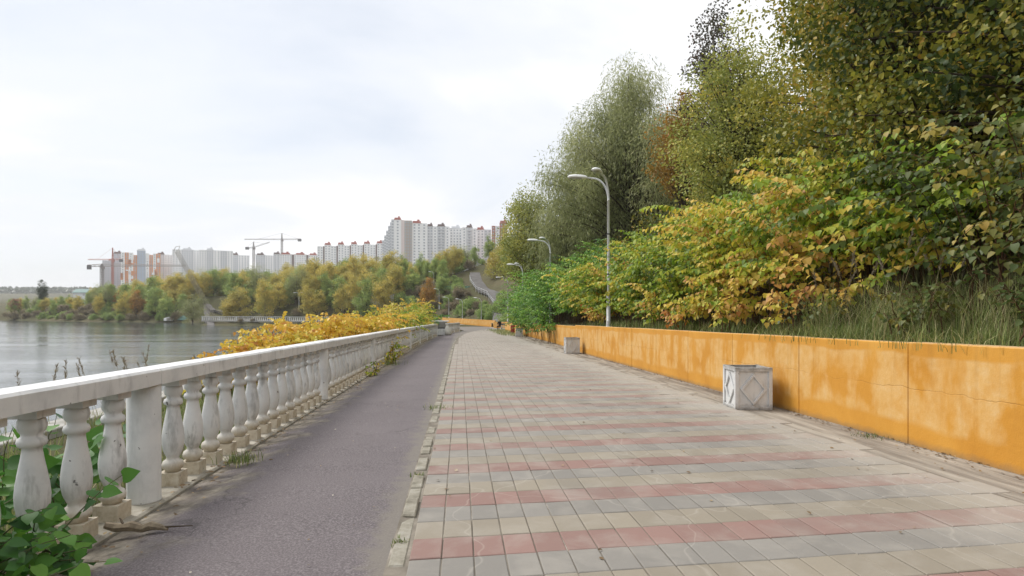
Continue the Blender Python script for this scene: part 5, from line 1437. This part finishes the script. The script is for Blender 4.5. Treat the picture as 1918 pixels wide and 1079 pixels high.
# ------------------------------------------------------------------ apartment buildings
def facade_mat(name, c, var=.08): return plain(name, c, .75, .2, 0, var, .05)
F_WHITE = facade_mat('facade_white', (.87, .87, .87)); F_GREY = facade_mat('facade_grey', (.50, .49, .54)); F_LGREY = facade_mat('facade_pale_grey', (.68, .69, .71))
F_ORANGE = facade_mat('facade_orange', (.66, .28, .12)); F_TAN = facade_mat('facade_tan', (.40, .34, .29)); F_RED = facade_mat('roof_red', (.40, .13, .10)); F_BROWN = facade_mat('roof_brown', (.17, .12, .11)); F_BLUE = facade_mat('facade_bluegrey', (.40, .47, .58))
F_REDBR = facade_mat('facade_redbrown', (.40, .15, .11)); F_PINKW = facade_mat('facade_rosy_white', (.70, .60, .58))
WIN = plain('far_window_glass', (.42, .44, .47), .2, .5); WINP = plain('far_window_pale', (.42, .45, .49), .2, .6)
def building(label, px0, px1, ytop, Y, sections, roof=None, yaw=0.0, depth=18.0, base_z=4.0, ytop2=None):
    """sections: (fraction of width, facade material, window style, roof material, extra height)"""
    s = Y / F; w = (px1 - px0) * s; cx = ((px0 + px1) / 2 - 959) * s
    z1 = EYE + (HZ - ytop) * s; z2 = EYE + (HZ - (ytop2 if ytop2 is not None else ytop)) * s
    face = math.atan2(cx, Y) * -1 + yaw
    r = thing('apartment_building', label, 'building', (cx, Y, base_z), face)
    x = -w / 2; tot = sum(q[0] for q in sections)
    for q in sections:
        sw = w * q[0] / tot; fm, style = q[1], q[2]; rm = q[3] if len(q) > 3 else None; dy = q[4] if len(q) > 4 else 0.0
        f = (x + sw / 2 + w / 2) / w; h = z1 + (z2 - z1) * f - base_z + (q[5] if len(q) > 5 else 0)
        mb = MB(); mb.box((x + sw / 2, depth / 2 + dy, h / 2), (sw - .05, depth, h)); wo_ = link('wall', mb.mesh('wall', fm), r)
        if rm is not None:
            mb = MB(); rw = sw * (.7 if sw > 10 else .9)
            mb.box((x + sw / 2, depth / 2 + dy, h + 1.2), (rw, depth * .8, 2.6)); mb.box((x + sw / 2 + rw * .2, depth * .4 + dy, h + 3.2), (rw * .3, depth * .4, 2.0)); link('roof', mb.mesh('roof', rm), r)
            mb = MB(); mb.box((x + sw / 2, depth / 2 + dy, h + .15), (sw + .5, depth + .6, .5)); link('cornice', mb.mesh('cornice', rm), r)
        if style:
            wm = MB(); fl = max(3, int(h / 3.0)); cw = style[0]; nc = max(1, int(sw / cw)); ww, wh = style[1], style[2]
            for i in range(fl):
                zc = h - 2.0 - i * 3.0
                if zc < 2: break
                for k in range(nc):
                    xc = x + sw * (k + .5) / nc
                    wm.box((xc, dy - .02, zc), (ww, .12, wh), 1 if (i * 7 + k * 3) % 5 == 0 else 0)
            o = link('windows', wm.mesh('windows', [WIN, WINP] if len(style) < 4 else [style[3], style[3]]), wo_); o['kind'] = 'stuff'
            if len(style) > 4:
                bm_ = MB()
                for i in range(fl):
                    zc = h - 3.3 - i * 3.0
                    if zc < 2: break
                    bm_.box((x + sw / 2, dy - .5, zc), (sw * .82, 1.1, .9))
                o = link('balconies', bm_.mesh('balconies', style[4]), wo_); o['kind'] = 'stuff'
        x += sw
    return r
S1, S2, S3, SB = (3.0, 1.5, 1.5), (2.6, 1.7, 1.7), (4.2, 1.8, 1.6), (3.4, 2.3, 1.7, WIN, F_LGREY)
building('slim grey-lilac tower at the left end of the skyline', 193, 208, 488, 850, [(1, F_GREY, S2, None)])
building('grey-lilac tower with a red-brown stripe next to the reddish crane', 206, 233, 475, 860, [(.28, F_REDBR, S1, None, .5, -8), (.5, F_GREY, S2, F_BROWN), (.22, F_LGREY, S1, None, 1)])
ob = [(.10, F_WHITE, S1), (.10, F_ORANGE, S1, None, .3, 0), (.12, F_WHITE, S1), (.10, F_ORANGE, S1, None, .3, -3), (.22, F_BLUE, S2, F_LGREY, -.8, 3), (.10, F_WHITE, S1), (.10, F_ORANGE, S1, None, .3, -2), (.08, F_WHITE, S1), (.12, F_ORANGE, S1, None, .3, 0)]
bo = building('white apartment tower with orange chequered panels and a grey middle bay', 232, 296, 474, 840, ob)
# orange chequer panels
wk = 64 * 840 / F; gq = random.Random(4)
for k in range(46):
    xx = gq.choice([i for i in range(-22, 23, 3) if abs(i) > 5]); zz_ = gq.randrange(6, 24) * 3.0
    mb = MB(); mb.box((xx + .2, -.22, zz_ + .6), (3.0, .16, gq.choice((3.0, 6.0)))); link('panel', mb.mesh('panel', F_ORANGE if gq.random() < .55 else F_WHITE), bo)
building('pale grey apartment block between the orange block and the white towers', 297, 326, 477, 880, [(.4, F_LGREY, S2, F_BROWN), (.6, F_WHITE, S1, None)])
building('broad white apartment block behind the slanting mast', 326, 376, 468, 870, [(.3, F_WHITE, S1, None), (.4, F_LGREY, S2, F_LGREY, 1), (.3, F_WHITE, S1, None)])
building('white apartment block with vertical window stripes right of the mast', 376, 434, 469, 860, [(.22, F_WHITE, S1), (.2, F_LGREY, S2, F_LGREY), (.2, F_WHITE, S1), (.2, F_LGREY, S2, None, 1), (.18, F_WHITE, S1)])
building('lower white block with a dark brown roof, left of the crane pair', 436, 466, 478, 900, [(.35, F_LGREY, S2, F_BROWN), (.65, F_WHITE, S1)])
building('lower white block with a dark roof between the two cranes', 480, 514, 478, 900, [(.5, F_LGREY, S2, F_BROWN), (.5, F_WHITE, S1)])
building('white block with a red roof under the long crane jib', 515, 594, 477, 880, [(.14, F_LGREY, S1, F_BROWN), (.26, F_WHITE, S1, F_RED), (.06, F_BROWN, None), (.27, F_WHITE, S1, F_RED), (.05, F_BROWN, None), (.22, F_WHITE, S1, F_RED)])
lb_ = []
for k in range(5): lb_ += [(.085, F_WHITE, S1), (.02, F_BROWN, None, None, -.3), (.09, F_WHITE, S1, F_RED, 0, 1.5)]
building('long white block with five red roof caps and dark recesses', 597, 716, 463, 780, lb_, ytop2=456)
building('highest white apartment tower with a red roof crown', 733, 757, 411, 640, [(.22, F_LGREY, S3), (.55, F_WHITE, S3, F_RED), (.23, F_PINKW, None)], ytop2=412, depth=26)
building('narrow receding white wing at the left of the highest tower', 716, 734, 450, 660, [(.2, F_LGREY, S1), (.2, F_LGREY, S1, None, -.6, 5), (.2, F_LGREY, S1, None, -1.2, 10), (.2, F_LGREY, S1, None, -1.8, 15), (.2, F_LGREY, S1, None, -2.4, 19)])
building('tan tower with dark balcony openings beside the highest white tower', 757.3, 772, 413, 642, [(1, F_TAN, (2.6, 1.5, 1.8), None)])
building('white tower with a red roof rail right of the tan tower', 772.3, 800, 418, 645, [(.6, F_WHITE, S3, F_RED), (.4, F_WHITE, S3)])
building('white block with arched dark roof and balcony stacks', 800.4, 842, 424, 655, [(.25, F_LGREY, S2, F_BROWN), (.2, F_WHITE, S1), (.35, F_LGREY, SB, F_BROWN, -.4), (.2, F_WHITE, S1)])
building('plain white block with a grey lower glass facade', 842.4, 865, 428, 665, [(1, F_WHITE, S1, F_LGREY)])
building('white block with horizontal balcony stripes near the trees', 865.4, 893, 426, 660, [(.3, F_WHITE, S1), (.4, F_LGREY, SB, F_BROWN, -.4), (.3, F_WHITE, S1, None, 0, -1)])
building('white block at the right, partly behind the hillside trees', 893.4, 920, 430, 670, [(.5, F_WHITE, S1, F_RED), (.5, F_LGREY, S2)])
building('red-brown and white tower rising behind the hillside trees', 921, 950, 423, 640, [(.22, F_REDBR, S1), (.30, F_WHITE, S1, None, 1), (.48, F_REDBR, S1, F_REDBR, 0, 3)])
gh = at(158, 556, 420); gh.z = tz(gh.x, gh.y)
gr = thing('house', 'low house with a green gabled roof on the far left shore', 'house', gh, .15)
hh_ = EYE + (HZ - 548) / F * 420 - gh.z
mb = MB(); mb.box((0, 0, hh_ / 2), (10, 8, hh_)); link('wall', mb.mesh('wall', F_LGREY), gr)
mb = MB(); mb.quad_strip([[(-5.6, -4.6, hh_ - .3), (5.6, -4.6, hh_ - .3)], [(-5.2, 0, hh_ + 2.4), (5.2, 0, hh_ + 2.4)], [(-5.6, 4.6, hh_ - .3), (5.6, 4.6, hh_ - .3)]]); mb.box((0, 0, hh_ - .1), (10.4, 8.4, .3)); link('roof', mb.mesh('roof', plain('green_roof', (.10, .19, .18), .6)), gr)
mb = MB(); mb.box((1.5, -4.03, hh_ - 1.6), (1.2, .1, 1.2)); link('window', mb.mesh('window', WIN), gr)
# distant wooded ridge behind the left shore
g = np.random.default_rng(50); n = 5200
xs = g.uniform(-1500, -780, n); ys = 1430 + g.uniform(0, 120, n)
P = np.stack([xs, ys, terrain(xs, ys) + g.random(n) * 9], -1)
o = link('distant_woods', leaf_mesh('distant_woods', P, g.normal(size=(n, 3)), np.stack([g.normal(0, .3, n), -np.ones(n), g.random(n)], -1), 9.0, g.normal(.5, .2, n), RHOMB, L_PINE)); o['kind'] = 'stuff'; o['label'] = 'far dark strip of woodland on the horizon beyond the lake'; o['category'] = 'woods'

# ------------------------------------------------------------------ the air
hm = bpy.data.materials.new('haze_air'); hm.use_nodes = True; hm.node_tree.nodes.clear()
pv = N(hm.node_tree, 'ShaderNodeVolumePrincipled', {'Color': (1, 1, 1, 1), 'Density': 0.00022, 'Anisotropy': .2})
N(hm.node_tree, 'ShaderNodeOutputMaterial', {'Volume': pv.outputs[0]})
mb = MB(); mb.box((0, 0, 55), (5600, 5600, 130))
hz = link('haze', mb.mesh('haze', hm)); hz['kind'] = 'stuff'; hz['label'] = 'thin pale haze of the autumn air'; hz['category'] = 'haze'
